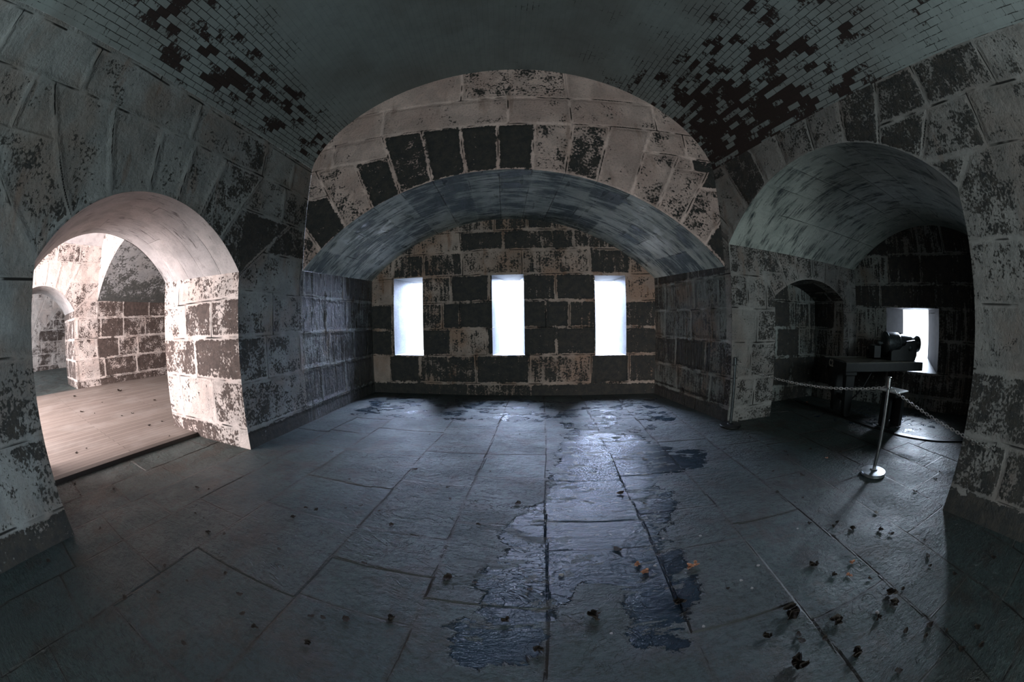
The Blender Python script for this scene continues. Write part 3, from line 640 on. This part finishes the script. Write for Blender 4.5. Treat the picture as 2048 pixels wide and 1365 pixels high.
# ---- the casemate beyond the left opening
XW = -11.70
sf = Surf(); X = np.array([[XW - 8, XW - 8], [-4.52, -4.46]]); 
def flat(sf, x0, x1, y0, y1, z, uvswap=False, n=2):
    X, Y = np.meshgrid(np.linspace(x0, x1, n), np.linspace(y0, y1, n), indexing='ij')
    sf.grid(np.stack([X, Y, X * 0 + z], -1), np.stack([Y, X] if uvswap else [X, Y], -1), X * 0 + 1, X * 0 + .5, X * 0)
sf = Surf(); flat(sf, XW, -4.50, -3.7, 6.7, .045, True)
sf.build('floor_left_casemate', M_boards)
sf = Surf(); flat(sf, -22.5, XW, -3.7, 6.7, .03); sf.build('floor_far_casemate', M_floor)
L2A, L2B = (-11.60, 6.70), (-11.83, -3.7); L2L = dist(L2A, L2B)
L2r = Arch(3.98, 6.6, 2.08, 2.05, 2.73)
M2 = Masonry([0, .25, .77, 1.33, 1.88, 2.35, 2.85, 3.35, 3.85, 4.4, 5.4], 121, .8, 1.5, arches=[dict(cx=L2r.cx, cz=L2r.cz, R=L2r.R, b=ang(L2r, [3.98, 4.4, 4.8, 5.2, 5.6, 6.1, 6.6]), lv=[2.85, 3.35, 3.35, 3.35, 3.35, 2.85], dark=[.5, .2, .15, .2, .2, .3])],
             base=.45, spread=.5, dfun=lambda S, Z: np.where((S < 3.05) & (Z < 2.4), .30, -.08 * (Z > 2.3)))
sf = Surf(); wall(sf, L2A, L2B, 0, 8, const(-.04), lambda s: np.where(s < 3.05, 2.34, 3.85), M2, .03, [(3.98, 6.6, const(-.04), L2r), (3.05, 3.0501, const(-.04), const(-.04))])
wall(sf, L2A, L2B, 8, L2L, const(-.04), const(3.85), M2, .08); sf.build('wall_left_casemate', M_pier)
def on2(s): return (L2A[0] + (L2B[0] - L2A[0]) * s / L2L, L2A[1] + (L2B[1] - L2A[1]) * s / L2L)
PA = arch_pts(L2r, on2, 40); PB = [(p[0] - 1.9, p[1], p[2]) for p in PA]; sf = Surf(); loft(sf, PA, PB, MS0, 20); sf.build('trim_far_arch_soffit', M_soffp)
sf = Surf()
for s in (3.98, 6.6):
    a = on2(s); wall(sf, a, (a[0] - 1.9, a[1]), 0, 1.9, const(-.04), const(2.07), M2, .04)
wall(sf, (-13.6, 6.7), (-13.6, -3.7), 0, 10.4, const(-.04), const(3.85), M2, .06, [(3.98, 6.6, const(-.04), L2r)])
sf.build('wall_far_jambs', M_pier)
# its tympanum, alcove, vault and shell
F2A, F2B = on2(3.05), (XB, 3.72); F2W = dist(F2A, F2B); F2r = Arch(0, F2W, 2.34, 2.34, 3.72)
f2top = lambda S: vault_z(np.clip(S / F2W, 0, 1), 3.85, 3.85, 5.3)
sf = Surf(); wall(sf, F2A, F2B, 0, F2W, F2r, f2top, Masonry(ZC, 131, arches=[dict(cx=F2r.cx, cz=F2r.cz, R=F2r.R, b=list(np.linspace(math.asin(-F2r.cx / F2r.R), math.asin(F2r.cx / F2r.R), 14)), lv=[3.16] * 3 + [4.42] * 7 + [3.16] * 3)], base=.2, spread=.3), .04)
sf.build('wall_left_casemate_face', M_pier)
sf = Surf(); PA = arch_pts(F2r, lambda s: line(F2A, F2B, s / F2W), 70); PB = [(L2A[0] + (XB - L2A[0]) * (i / 69), 6.7, p[2] - .05) for i, p in enumerate(PA)]
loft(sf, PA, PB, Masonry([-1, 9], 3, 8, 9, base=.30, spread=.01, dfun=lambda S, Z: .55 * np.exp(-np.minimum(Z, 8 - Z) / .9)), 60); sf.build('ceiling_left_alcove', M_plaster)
sf = Surf(); q = np.linspace(0, 1, 60); tq = (1 - np.cos(math.pi * q)) / 2
PA = [(*line(F2A, F2B, a), float(vault_z(np.array(a), 3.85, 3.85, 5.3))) for a in tq]; PB = [(*line(L2B, (XB, -3.7), a), float(vault_z(np.array(a), 3.85, 3.85, 5.3))) for a in tq]
loft(sf, PA, PB, Masonry([-1, 20], 3, 30, 31, base=.05, spread=.01), 30); sf.build('ceiling_left_casemate', M_soffp)
sf = Surf(); wall(sf, (L2A[0], 6.7), (XB, 6.7), 0, XB - L2A[0], const(-.04), const(3.8), M2, .1)
wall(sf, (XB, 6.7), (XB, -3.7), 0, 10.4, const(-.04), const(3.85), M2, .06, [(6.70 - 2.86, 6.70 - .24, const(-.04), lambda s: np.array([PBz(v) for v in s]))] if False else [(3.84, 6.46, const(-.04), LAb)])
sf.build('wall_left_casemate_shell', M_left)
# third casemate, only its far wall, floor and vault show
sf = Surf(); wall(sf, (-22.0, -3.7), (-22.0, 6.7), 0, 10.4, const(-.04), const(4.2), M2, .06); wall(sf, (-22, 6.7), (-13.6, 6.7), 0, 8.4, const(-.04), const(4.2), M2, .08)
sf.build('wall_far_casemate', M_pier)
sf = Surf(); PA = [(-22 + 8.4 * a, 6.7, 4.0 + 1.2 * math.sin(math.pi * a)) for a in np.linspace(0, 1, 30)]; PB = [(x, -3.7, z) for x, y, z in PA]; loft(sf, PA, PB, Masonry([-1, 20], 3, 30, 31, base=.05, spread=.01), 20); sf.build('ceiling_far_casemate', M_soffp)
# timber threshold at the edge of the boards
bm = bmesh.new(); add_prism(bm, [(-4.50, .18, .0), (-4.36, .18, .0), (-4.36, .18, .048), (-4.50, .18, .048)], Vector((0, 1, 0)), 0.001); bm.free()
bm = bmesh.new(); add_box(bm, (-4.455, 1.55, .022), (.13, 2.66, .052)); o = obj_bm('trim_threshold', bm, M_boards, bevel=.006); o['kind'] = 'structure'

bm = bmesh.new(); add_lathe(bm, [(0, 0), (.034, 0), (.040, .004), (.040, -.02)], 24, Matrix.Translation((-1.44, 6.697, .15)) @ Matrix.Rotation(math.pi / 2, 4, 'X')); o = obj_bm('drain_outlet', bm, M_black)  # flat black disc stands in for the dark inside of the drain hole
tag(o, 'small round dark drain outlet low in the loophole wall', 'drain')
DEB=[(-2.2,1.28,0.06,'c'),(-2.08,1.35,0.04,'d'),(-2.91,-0.14,0.05,'d'),(-3.68,1.03,0.04,'d'),(-2.93,1.75,0.04,'d'),(-2.8,1.8,0.03,'d'),(-2.53,1.41,0.03,'d'),(-2.41,1.41,0.02,'d'),(-2.14,0.76,0.04,'d'),(-1.95,0.55,0.03,'d'),(-1.89,0.78,0.025,'d'),(-1.52,0.92,0.04,'d'),(-1.28,0.76,0.04,'c'),(-1.4,0.8,0.03,'d'),(-5.17,0.96,0.05,'d'),(-5.23,1.17,0.04,'d'),(-1.77,1.85,0.05,'c'),(-1.68,2.03,0.04,'c'),(-1.77,2.02,0.04,'c'),(-1.47,2.15,0.03,'c'),(-1.38,2.23,0.03,'d'),(-1.21,2.2,0.025,'d'),(-1.04,2.03,0.04,'d'),(-1.23,3.05,0.05,'d'),(-2.28,3.24,0.04,'d'),(-0.83,2.73,0.03,'d'),(-0.46,2.17,0.03,'d'),(-0.7,1.15,0.05,'c'),(-1.07,1,0.03,'d'),(-1.01,1.02,0.03,'d'),(-0.9,1.06,0.04,'d'),(-0.99,0.82,0.04,'c'),(-1.29,0.77,0.02,'d'),(-0.52,1.55,0.06,'d'),(-0.37,1.54,0.03,'d'),(-0.02,1.06,0.05,'c'),(-0.18,1.26,0.04,'c'),(0.23,1.29,0.07,'c'),(0.66,1.32,0.06,'c'),(0.42,1.88,0.05,'d'),(0.94,3.39,0.05,'d'),(0.56,2.66,0.05,'d'),(-0.23,2.51,0.05,'d'),(0.08,1.64,0.025,'b'),(0.73,1.95,0.025,'b'),(0.3,1.16,0.02,'b'),(-0.02,1.47,0.015,'b'),(0.98,1.92,0.02,'b'),(1.21,1.48,0.025,'b'),(0.95,1.35,0.03,'c'),(1.05,1.39,0.02,'b'),(1.08,1.3,0.02,'b'),(1,0.92,0.04,'c'),(0.73,1.11,0.02,'b'),(1.82,1.76,0.04,'c'),(1.69,1.74,0.02,'b'),(1.86,2.32,0.04,'d'),(2.3,2.52,0.05,'d'),(2.07,2.73,0.03,'d'),(2.86,2.76,0.04,'o'),(2.93,2.53,0.04,'d'),(2.04,1.65,0.04,'c'),(2.1,1.5,0.06,'c'),(1.97,1.62,0.03,'c'),(2.3,1.35,0.05,'c'),(2.33,1.24,0.05,'d'),(1.56,1.32,0.06,'c'),(1.81,1.18,0.04,'o'),(1.62,1.16,0.04,'c'),(1.7,1.09,0.04,'o'),(1.81,0.97,0.03,'d'),(2.38,0.82,0.06,'d'),(2.3,0.73,0.03,'d'),(2.52,0.97,0.03,'d'),(2.46,1.56,0.04,'b'),(2.02,2.13,0.03,'d'),(1.84,0.76,0.08,'c'),(1.8,0.68,0.06,'c'),(1.63,0.66,0.06,'c'),(1.65,0.7,0.03,'b'),(1.39,0.81,0.08,'c'),(1.18,1.02,0.1,'c'),(1.01,0.92,0.05,'c'),(1.08,0.66,0.12,'c'),(1.36,0.54,0.06,'c'),(1.94,0.73,0.03,'d'),(2.4,0.5,0.05,'d'),(2.86,0.27,0.05,'d'),(1.87,0.35,0.05,'d'),(2.14,0.01,0.05,'d'),(1.94,0.21,0.03,'d'),(2.05,-0.12,0.06,'d'),(1.92,0.01,0.05,'d'),(1.5,0.26,0.05,'d'),(1.27,0.74,0.04,'d'),(1.15,0.8,0.04,'d'),(1.16,0.85,0.03,'d'),(1.79,0.31,0.04,'d'),(1.71,0.45,0.04,'d'),(2.56,4.44,0.03,'b'),(4.43,5.09,0.05,'o'),(4.32,4.63,0.04,'d'),(4.25,4.4,0.03,'d'),(4.21,3.43,0.04,'d'),(4.26,3.19,0.03,'d'),(3.28,3.84,0.03,'d'),(3.59,3.62,0.03,'d'),(2.39,3.78,0.03,'d'),(2.86,3.08,0.04,'d'),(2.52,3.15,0.04,'d'),(3.16,2.83,0.04,'d'),(4.54,2.93,0.03,'b'),(5.06,2.72,0.04,'d'),(3.61,1.55,0.05,'d'),(3.14,1.55,0.04,'d'),(3.83,1.59,0.05,'d'),(4.07,1.91,0.03,'d'),(2.5,2.82,0.03,'d'),(2.48,3.04,0.03,'d'),(-9.68,3.64,0.15,'d'),(-10.24,2.22,0.1,'d'),(-7.42,3.71,0.07,'d'),(-5.48,2.55,0.06,'c'),(-7.9,1.85,0.08,'d'),(-8.53,2.63,0.05,'d'),(-6.65,2.73,0.05,'d'),(-6.66,2.47,0.04,'d'),(-7.46,2.06,0.04,'d'),(-5.51,2.84,0.04,'d'),(-4.63,2.47,0.03,'d'),(-4.3,2.31,0.03,'d'),(-4.5,2.63,0.02,'d'),(-4.09,1.93,0.03,'d'),(-4.19,1.68,0.02,'d'),(-4.23,0.64,0.04,'d'),(-3.11,-0.16,0.03,'d'),(0.51,1.7,0.05,'o'),(0.54,1.62,0.05,'o'),(0.61,1.67,0.02,'b'),(0.8,1.61,0.05,'o'),(0.85,1.63,0.04,'o'),(0.72,2.46,0.03,'d'),(-0.08,1.51,0.03,'d'),(0.95,1.65,0.02,'d'),(1.88,3.47,0.03,'d'),(1.1,3.23,0.02,'d'),(-0.53,3.13,0.02,'d'),(-0.75,2.53,0.025,'d'),(-0.36,4.3,0.02,'d'),(-1.44,4.17,0.03,'d'),(-1.72,2.66,0.03,'d'),(-1.6,1.44,0.03,'d'),(-1.73,1.01,0.03,'d'),(-2.08,0.31,0.04,'d'),(-1.51,0.39,0.03,'d'),(-3.02,0.55,0.03,'d'),(-1.02,1.55,0.03,'d')]
SAG1, SAG2 = .10, .05
# ------------------------------------------------------------------ traverse rail set in the gun bay floor
def catmull(P, n=12):
    P = [Vector(p) for p in P]; Q = [P[0] * 2 - P[1]] + P + [P[-1] * 2 - P[-2]]; out = []
    for i in range(1, len(Q) - 2):
        for k in range(n):
            t = k / n; a, b, c, d = Q[i - 1], Q[i], Q[i + 1], Q[i + 2]
            out.append(.5 * ((2 * b) + (c - a) * t + (2 * a - 5 * b + 4 * c - d) * t * t + (3 * b - a - 3 * c + d) * t ** 3))
    out.append(Q[-2]); return out
rp = catmull([(4.36, 5.30, 0), (4.33, 4.56, 0), (4.36, 3.9, 0), (4.42, 3.18, 0), (4.55, 2.70, 0), (4.82, 2.25, 0), (5.2, 1.90, 0)])
bm = bmesh.new(); L = []
for i, p in enumerate(rp):
    t = (rp[min(i + 1, len(rp) - 1)] - rp[max(i - 1, 0)]).normalized(); nr = Vector((t.y, -t.x, 0))
    L.append([bm.verts.new(p + nr * a + Vector((0, 0, z))) for a, z in ((-.05, -.012), (-.05, .014), (.05, .014), (.05, -.012))])
for A_, B_ in zip(L[:-1], L[1:]):
    for k in range(4): bm.faces.new((A_[k], A_[(k + 1) % 4], B_[(k + 1) % 4], B_[k]))
bm.faces.new(L[0]); bm.faces.new(L[-1][::-1])
tag(obj_bm('traverse_rail', bm, M_black), 'low dark iron arc rail set into the floor under the gun carriage', 'rail')

# ------------------------------------------------------------------ gun on its platform
PO = Vector((4.375, 4.36, 0)); PD = Vector((.94, -.34, 0)).normalized(); PN = Vector((-PD.y, PD.x, 0))   # PN points away from the viewer
rot = math.atan2(PD.y, PD.x)
plat = empty('gun_platform', PO, rot); tag(plat, 'black timber gun platform lettered C2 on tall legs in the gun bay', 'gun platform')
def lbox(name, c, s, mat, parent, bev=.008, R=None, smooth=False):
    bm = bmesh.new(); add_box(bm, c, s, R); return obj_bm(name, bm, mat, parent, bevel=bev)
TOP = .80; LEN = 1.76
for y in (-.45, .45): lbox('side_rail', (LEN / 2, y, TOP - .065), (LEN, .10, .125), M_wood_dark, plat)
lbox('rear_beam', (.045, 0, TOP - .065), (.09, .80, .123), M_wood_dark, plat)
lbox('front_beam', (LEN - .045, 0, TOP - .065), (.09, .80, .123), M_wood_dark, plat)
lbox('deck', (LEN / 2, 0, TOP - .012), (LEN - .18, .80, .03), M_wood_top, plat, .004)
for y in (-.45, .45):
    o = lbox('rail_cap', (LEN / 2, y, TOP + .003), (LEN, .10, .008), M_wood_top, plat, .002)
lbox('front_plate', (LEN - .18, 0, TOP + .005), (.34, .82, .004), M_iron, plat, .003)
def leg(x, y):
    bm = bmesh.new(); pts = [(x + a, y, z) for a, z in ((-.085, .67), (.085, .67), (.075, .30), (.062, .10), (.045, .035), (0, .014), (-.045, .035), (-.062, .10), (-.075, .30))]
    add_prism(bm, pts, Vector((0, 1, 0)), .13); return obj_bm('leg', bm, M_wood_dark, plat, bevel=.008)
leg(.14, -.36); leg(.10, .02)
lbox('leg_brace', (.12, -.17, .27), (.07, .34, .09), M_wood_dark, plat)
lbox('leg_head', (.13, -.17, .655), (.22, .60, .07), M_wood_dark, plat)
for a, b in (((.02, .34, .67), (.08, .06, .16)), ((.62, -.36, .67), (.20, -.36, .24))):
    bm = bmesh.new(); P_ = [Vector(a), Vector(a).lerp(Vector(b), .5) + Vector((-.015, -.03, -.05)), Vector(b)]; add_tube(bm, catmull(P_, 6), .013); obj_bm('iron_strut', bm, M_black, plat, smooth=True)
def text_mesh(name, s, size, mat, M, parent=None, ext=.001):
    cu = bpy.data.curves.new(name, 'FONT'); cu.body = s; cu.size = size; cu.extrude = ext; cu.offset = .0035; cu.align_x = 'CENTER'; cu.align_y = 'CENTER'; cu.space_character = 1.15
    t = bpy.data.objects.new(name + '_tmp', cu); COL.objects.link(t); bpy.context.view_layer.update()
    me = bpy.data.meshes.new_from_object(t.evaluated_get(bpy.context.evaluated_depsgraph_get())); bpy.data.objects.remove(t); me.name = name
    me.materials.clear(); me.materials.append(mat); o = bpy.data.objects.new(name, me); COL.objects.link(o)
    if parent: o.parent = parent
    o.matrix_local = M; return o
# lettering on the rear beam, read from behind the gun
Mx = Matrix(((0, 0, -1, -.0015), (-1, 0, 0, .12), (0, 1, 0, .735), (0, 0, 0, 1)))
text_mesh('lettering', 'C2', .145, M_letter, Mx, plat)

carr = empty('gun_carriage', PO + PD * 1.0 + Vector((0, 0, TOP)), rot); tag(carr, 'small black iron top carriage with stepped cheeks, sitting on the C2 gun platform', 'gun carriage')
for y, x0 in ((-.235, .10), (.235, -.16)):
    bm = bmesh.new(); add_prism(bm, [(x0, y, .0075), (x0, y, .14), (x0 + .05, y, .165), (.30, y, .175), (.36, y, .22), (.44, y, .235), (.50, y, .30), (.70, y, .32), (.76, y, .29), (.76, y, .08), (.72, y, .0075)], Vector((0, 1, 0)), .07)
    obj_bm('cheek', bm, M_wood_dark, carr, bevel=.006)
lbox('transom', (.62, 0, .10), (.12, .40, .16), M_wood_dark, carr)
lbox('rear_transom', (-.06, .10, .12), (.16, .22, .19), M_wood_dark, carr)
lbox('cheek_cap', (-.06, .235, .150), (.16, .075, .008), M_iron, carr, .002)
bm = bmesh.new(); add_tube(bm, [(.57, -.30, .20), (.57, .30, .20)], .045, 16); obj_bm('trunnion_axle', bm, M_iron, carr, smooth=True)
gun = empty('cannon', PO + PD * 1.10 + Vector((0, 0, 1.055)), rot); tag(gun, 'short dark iron howitzer barrel lying on its carriage, muzzle in the embrasure', 'cannon')
MX = Matrix.Rotation(math.pi / 2, 4, 'Y')
bm = bmesh.new(); prof = [(0, -.045), (.06, -.043), (.12, -.03), (.160, -.012), (.176, .01), (.178, .03), (.176, .05), (.176, .30), (.172, .31), (.158, .325), (.153, .36), (.132, .66), (.130, .68), (.122, .69), (.121, .78), (.134, .82), (.143, .86), (.140, .885), (.115, .89), (.074, .89), (.073, .70), (0, .70)]
add_lathe(bm, prof, 48, MX); obj_bm('barrel', bm, M_iron, gun, smooth=True)
bm = bmesh.new(); add_lathe(bm, [(0, -.16), (.03, -.155), (.045, -.13), (.045, -.11), (.025, -.085), (.028, -.05), (.05, -.035)], 24, MX); obj_bm('cascabel', bm, M_iron, gun, smooth=True)
bm = bmesh.new(); add_lathe(bm, [(.178, .005), (.184, .008), (.184, .028), (.178, .031)], 48, MX); obj_bm('base_ring', bm, M_iron, gun, smooth=True)
bm = bmesh.new(); add_box(bm, (.40, 0, .158), (.05, .03, .03)); obj_bm('vent_patch', bm, M_iron, gun, bevel=.004)

# ------------------------------------------------------------------ low stand beside the gun
st = empty('display_stand', (4.74, 3.20, 0), math.radians(0)); tag(st, 'low black display stand with a pale square top beside the gun platform', 'display stand')
bm = bmesh.new(); add_box(bm, (-.02, -.01, .487), (.37, .37, .016)); obj_bm('panel', bm, M_white, st, bevel=.003)
lbox('frame', (-.02, -.01, .445), (.30, .30, .06), M_wood_dark, st)
lbox('leg', (-.11, .06, .215), (.07, .20, .40), M_wood_dark, st); lbox('leg', (.09, -.06, .215), (.10, .20, .40), M_wood_dark, st)
lbox('back_board', (.03, .07, .24), (.26, .03, .36), M_wood_dark, st); lbox('foot', (-.01, 0, .012), (.30, .26, .022), M_wood_dark, st)

# ------------------------------------------------------------------ stanchions and chain
def stanchion(loc, label, mb=None, mp=None):
    mb = mb or M_base; mp = mp or M_chrome
    r = empty('stanchion', loc); tag(r, label, 'stanchion', 'chain barrier posts')
    bm = bmesh.new(); add_lathe(bm, [(0, .004), (.148, .004), (.152, .010), (.152, .026), (.146, .034), (.05, .040), (.034, .05), (0, .05)], 48); obj_bm('base', bm, mb, r, smooth=False)
    bm = bmesh.new(); add_lathe(bm, [(0, .045), (.021, .045), (.021, .80), (0, .80)], 24); obj_bm('post', bm, mp, r, smooth=False)
    bm = bmesh.new(); add_lathe(bm, [(0, .79), (.027, .79), (.028, .80), (.028, .885), (.026, .893), (.018, .897), (0, .897)], 24); obj_bm('cap', bm, mp, r, smooth=False)
    bm = bmesh.new(); add_tube(bm, [(.035 * math.cos(a), .035 * math.sin(a), .80) for a in np.linspace(0, 2 * math.pi, 20, endpoint=False)], .005, 8, True); obj_bm('chain_ring', bm, mp, r, smooth=True)
    return r
S1 = Vector((3.056, 2.150, 0)); S2 = Vector((2.36, 4.285, 0))
stanchion(S1, 'chrome post on a round steel base in front of the gun bay opening')
stanchion(S2, 'slim dark post against the pier between the alcove and the gun bay', M_black, M_iron)
def chain(name, a, b, sag, label, pitch=.034):
    n = 200; pts = [a.lerp(b, i / n) - Vector((0, 0, sag * 4 * (i / n) * (1 - i / n))) for i in range(n + 1)]
    cum = [0]
    for p, q in zip(pts[:-1], pts[1:]): cum.append(cum[-1] + (q - p).length)
    tot = cum[-1]; cnt = int(tot / pitch); bm = bmesh.new()
    for k in range(cnt):
        s = (k + .5) * tot / cnt; i = int(np.searchsorted(cum, s)) - 1; i = max(0, min(i, n - 1)); f = (s - cum[i]) / (cum[i + 1] - cum[i]); p = pts[i].lerp(pts[i + 1], f)
        t = (pts[i + 1] - pts[i]).normalized(); u = t.cross(Vector((0, 0, 1))).normalized(); w = u.cross(t)
        if k % 2: u, w = w, u
        if k % 2 == 0: u = (u + w * .35).normalized()
        link = [p + t * (.0135 * (1 if math.cos(x) > 0 else -1) + .0095 * math.cos(x)) + u * (.0105 * math.sin(x)) for x in np.linspace(.2, .2 + 2 * math.pi, 12, endpoint=False)]
        add_tube(bm, link, .0032, 5, True)
    return tag(obj_bm(name, bm, M_chain, smooth=True), label, 'chain', 'barrier chains')
chain('barrier_chain', S2 + Vector((.0, -.035, .80)), S1 + Vector((-.0, .035, .80)), SAG1, 'pale metal link chain hanging between the two barrier posts')
W3 = Vector((3.05, .71, .58))
chain('barrier_chain', S1 + Vector((0, -.036, .80)), W3, SAG2, 'pale metal link chain running from the chrome post down to the near pier')
eb = bmesh.new(); add_tube(eb, [W3 + Vector((.012 * 0 + .02, 0, 0)) + Vector((0, .02 * math.cos(a), .02 * math.sin(a))) for a in np.linspace(0, 2 * math.pi, 16, endpoint=False)], .004, 6, True)
add_tube(eb, [W3 + Vector((.02, 0, .02)), W3 + Vector((.125, .02, .02))], .005, 6)
tag(obj_bm('wall_eye', eb, M_black, smooth=True), 'small dark ring fixed in the near pier where the chain ends', 'ring')

# ------------------------------------------------------------------ leaves and litter on the floors
def leaf_mesh(name, seed, mat, curl=1.0):
    r = random.Random(seed); bm = bmesh.new(); n = 9; rows = []
    for i in range(n):
        t = i / (n - 1); w = .36 * math.sin(math.pi * (t * .93 + .035)) ** .8 * (.75 + .5 * r.random()); rows.append([bm.verts.new((t - .5, w * s + .05 * math.sin(5 * t), .10 * curl * abs(s) ** 2 * (1.2 + math.sin(4 * t + seed)) + .16 * curl * (t - .5) ** 2 * 2 + .03 + .03 * r.random())) for s in (-1, -.5, 0, .5, 1)])
    for a, b in zip(rows[:-1], rows[1:]):
        for k in range(4): bm.faces.new((a[k], b[k], b[k + 1], a[k + 1]))
    g = bmesh.ops.extrude_face_region(bm, geom=bm.faces[:]); bmesh.ops.translate(bm, verts=[v for v in g['geom'] if isinstance(v, bmesh.types.BMVert)], vec=(0, 0, .02))
    bmesh.ops.recalc_face_normals(bm, faces=bm.faces); me = bpy.data.meshes.new(name); bm.to_mesh(me); bm.free(); me.materials.append(mat); return me
def clump_mesh(name, seed, mat):
    r = random.Random(seed); bm = bmesh.new()
    for j in range(4):
        M = Matrix.Translation((r.uniform(-.25, .25), r.uniform(-.25, .25), .05 + .10 * r.random())) @ Matrix.Rotation(r.random() * 6.28, 4, 'Z') @ Matrix.Rotation(r.uniform(-.7, .7), 4, 'X') @ Matrix.Scale(r.uniform(.5, .8), 4)
        rows = []
        for i in range(6):
            t = i / 5; w = .30 * math.sin(math.pi * (t * .9 + .05)) * (.7 + .6 * r.random()); rows.append([bm.verts.new(M @ Vector((t - .5, w * s, .22 * s * s + .1 * math.sin(6 * t + j)))) for s in (-1, -.4, .4, 1)])
        for a, b in zip(rows[:-1], rows[1:]):
            for k in range(3): bm.faces.new((a[k], b[k], b[k + 1], a[k + 1]))
    mz = min(v.co.z for v in bm.verts); bmesh.ops.translate(bm, verts=bm.verts, vec=(0, 0, -mz))
    me = bpy.data.meshes.new(name); bm.to_mesh(me); bm.free(); me.materials.append(mat); return me
def chip_mesh(name, seed, mat):
    r = random.Random(seed); bm = bmesh.new(); bmesh.ops.create_icosphere(bm, subdivisions=1, radius=.5)
    for v in bm.verts: v.co *= .7 + .5 * r.random(); v.co.z *= .4
    mz = min(v.co.z for v in bm.verts); bmesh.ops.translate(bm, verts=bm.verts, vec=(0, 0, -mz))
    me = bpy.data.meshes.new(name); bm.to_mesh(me); bm.free(); me.materials.append(mat); return me
KIND = {'d': ('dead_leaf', [leaf_mesh('dead_leaf', s, M_leaf) for s in (1, 2, 3)], 'leaf'), 'c': ('leaf_clump', [clump_mesh('leaf_clump', s, M_leaf) for s in (4, 5, 6)], 'dead leaves'),
        'o': ('orange_leaf', [clump_mesh('orange_leaf', s, M_orange) for s in (7, 8)], 'leaf'), 'b': ('stone_chip', [chip_mesh('stone_chip', s, M_chip) for s in (9, 10)], 'chip')}
MARKS = [((-3.1, .2), 'the near left pier'), ((-3.2, 2.7), 'the lit arch pier'), ((-2.6, 4.4), 'the damp alcove wall'), ((-.3, 5.5), 'the loophole wall'), ((2.3, 4.5), 'the dark post'), ((3.05, 2.15), 'the chrome post'), ((4.4, 4.1), 'the gun platform legs'),
         ((4.75, 3.2), 'the display stand'), ((3.1, 1.0), 'the gun bay pier'), ((.55, 1.65), 'the pair of orange leaves'), ((-.3, 1.2), 'the wet patch end'), ((-1.2, 1.6), 'the joint beside the wet patch'), ((.7, 3.3), 'the glinting wet patch'), ((1.9, .5), 'the dry middle flagstones'), ((-2.2, .8), 'the boarded room step')]
def near(x, y): return min(MARKS, key=lambda m: (m[0][0] - x) ** 2 + (m[0][1] - y) ** 2)[1]
BASE = {'d': 'dark dead leaf', 'c': 'dark dead leaf clump', 'b': 'tiny pale chip', 'o': 'dry reddish leaf'}
seen = {}
ORL = iter(['pale orange crumpled leaf on the wet flagstones, farther of a close pair', 'pale orange crumpled leaf on the wet flagstones, nearer of a close pair', 'orange crumpled leaf on the dry flagstones, touching a paler one', 'pale crumpled leaf touching the orange leaf on the dry flagstones'])
rr = random.Random(12)
ORD = ['closest', 'second closest', 'third closest', 'fourth closest', 'fifth closest', 'sixth closest', 'seventh closest', 'eighth closest', 'ninth closest', 'tenth closest', 'eleventh closest', 'twelfth closest']
MK = [((-3.25, 2.87), 'the lit arch pier'), ((-3.12, .27), 'the dark near arch pier'), ((2.36, 4.28), 'the dark post'), ((3.06, 2.15), 'the chrome post'), ((4.4, 4.1), 'the gun platform legs'), ((4.74, 3.2), 'the display stand'),
      ((3.10, 1.12), 'the gun bay pier'), ((.53, 1.66), 'the pair of orange leaves'), ((-3.4, 6.6), 'the alcove corner'), ((-4.4, .3), 'the near threshold end'), ((-1.44, 6.6), 'the drain outlet'), ((3.6, -.9), 'the right edge of the view'), ((-.2, .6), 'the foot of the view'), ((-1.9, 5.0), 'the lit patch below the first loophole')]
zone_of = lambda x, y: 1 if x < -4.52 else 0
for x, y, s, k in DEB:
    nm, ms, cat = KIND[k]; o = bpy.data.objects.new(nm, rr.choice(ms)); COL.objects.link(o)
    zone = zone_of(x, y); z = .047 if zone == 1 else .004
    if x < XW: z = .033
    sc = s * rr.uniform(.95, 1.35); o.location = (x, y, z); o.rotation_euler = (0, 0, rr.random() * 6.28); o.scale = (sc, sc, sc * rr.uniform(.7, 1.0))
    grp = None
    if k == 'o' and .4 < x < .95: lab = next(ORL)
    else:
        best = None
        for (mx, my), mn in MK:
            d0 = math.hypot(mx - x, my - y); rk = sum(1 for (a, b, _, kk) in DEB if kk == k and zone_of(a, b) == zone and math.hypot(mx - a, my - b) < d0 - 1e-9)
            if best is None or rk < best[0]: best = (rk, mn)
        surf = 'boards' if zone else 'flagstones'
        if best[0] < len(ORD): lab = '%s on the %s, %s to %s' % (BASE[k], surf, ORD[best[0]], best[1])
        else: lab = '%s out on the open %s, far from every post and pier' % (BASE[k], surf)
        grp = BASE[k].replace('leaf', 'leaves').replace('leavess', 'leaves').replace('chip', 'chips') + (' on the boards' if zone else ' on the flagstones') if not lab.endswith('pier') or best[0] < len(ORD) else BASE[k] + ' far from posts'
    tag(o, lab, cat, grp)
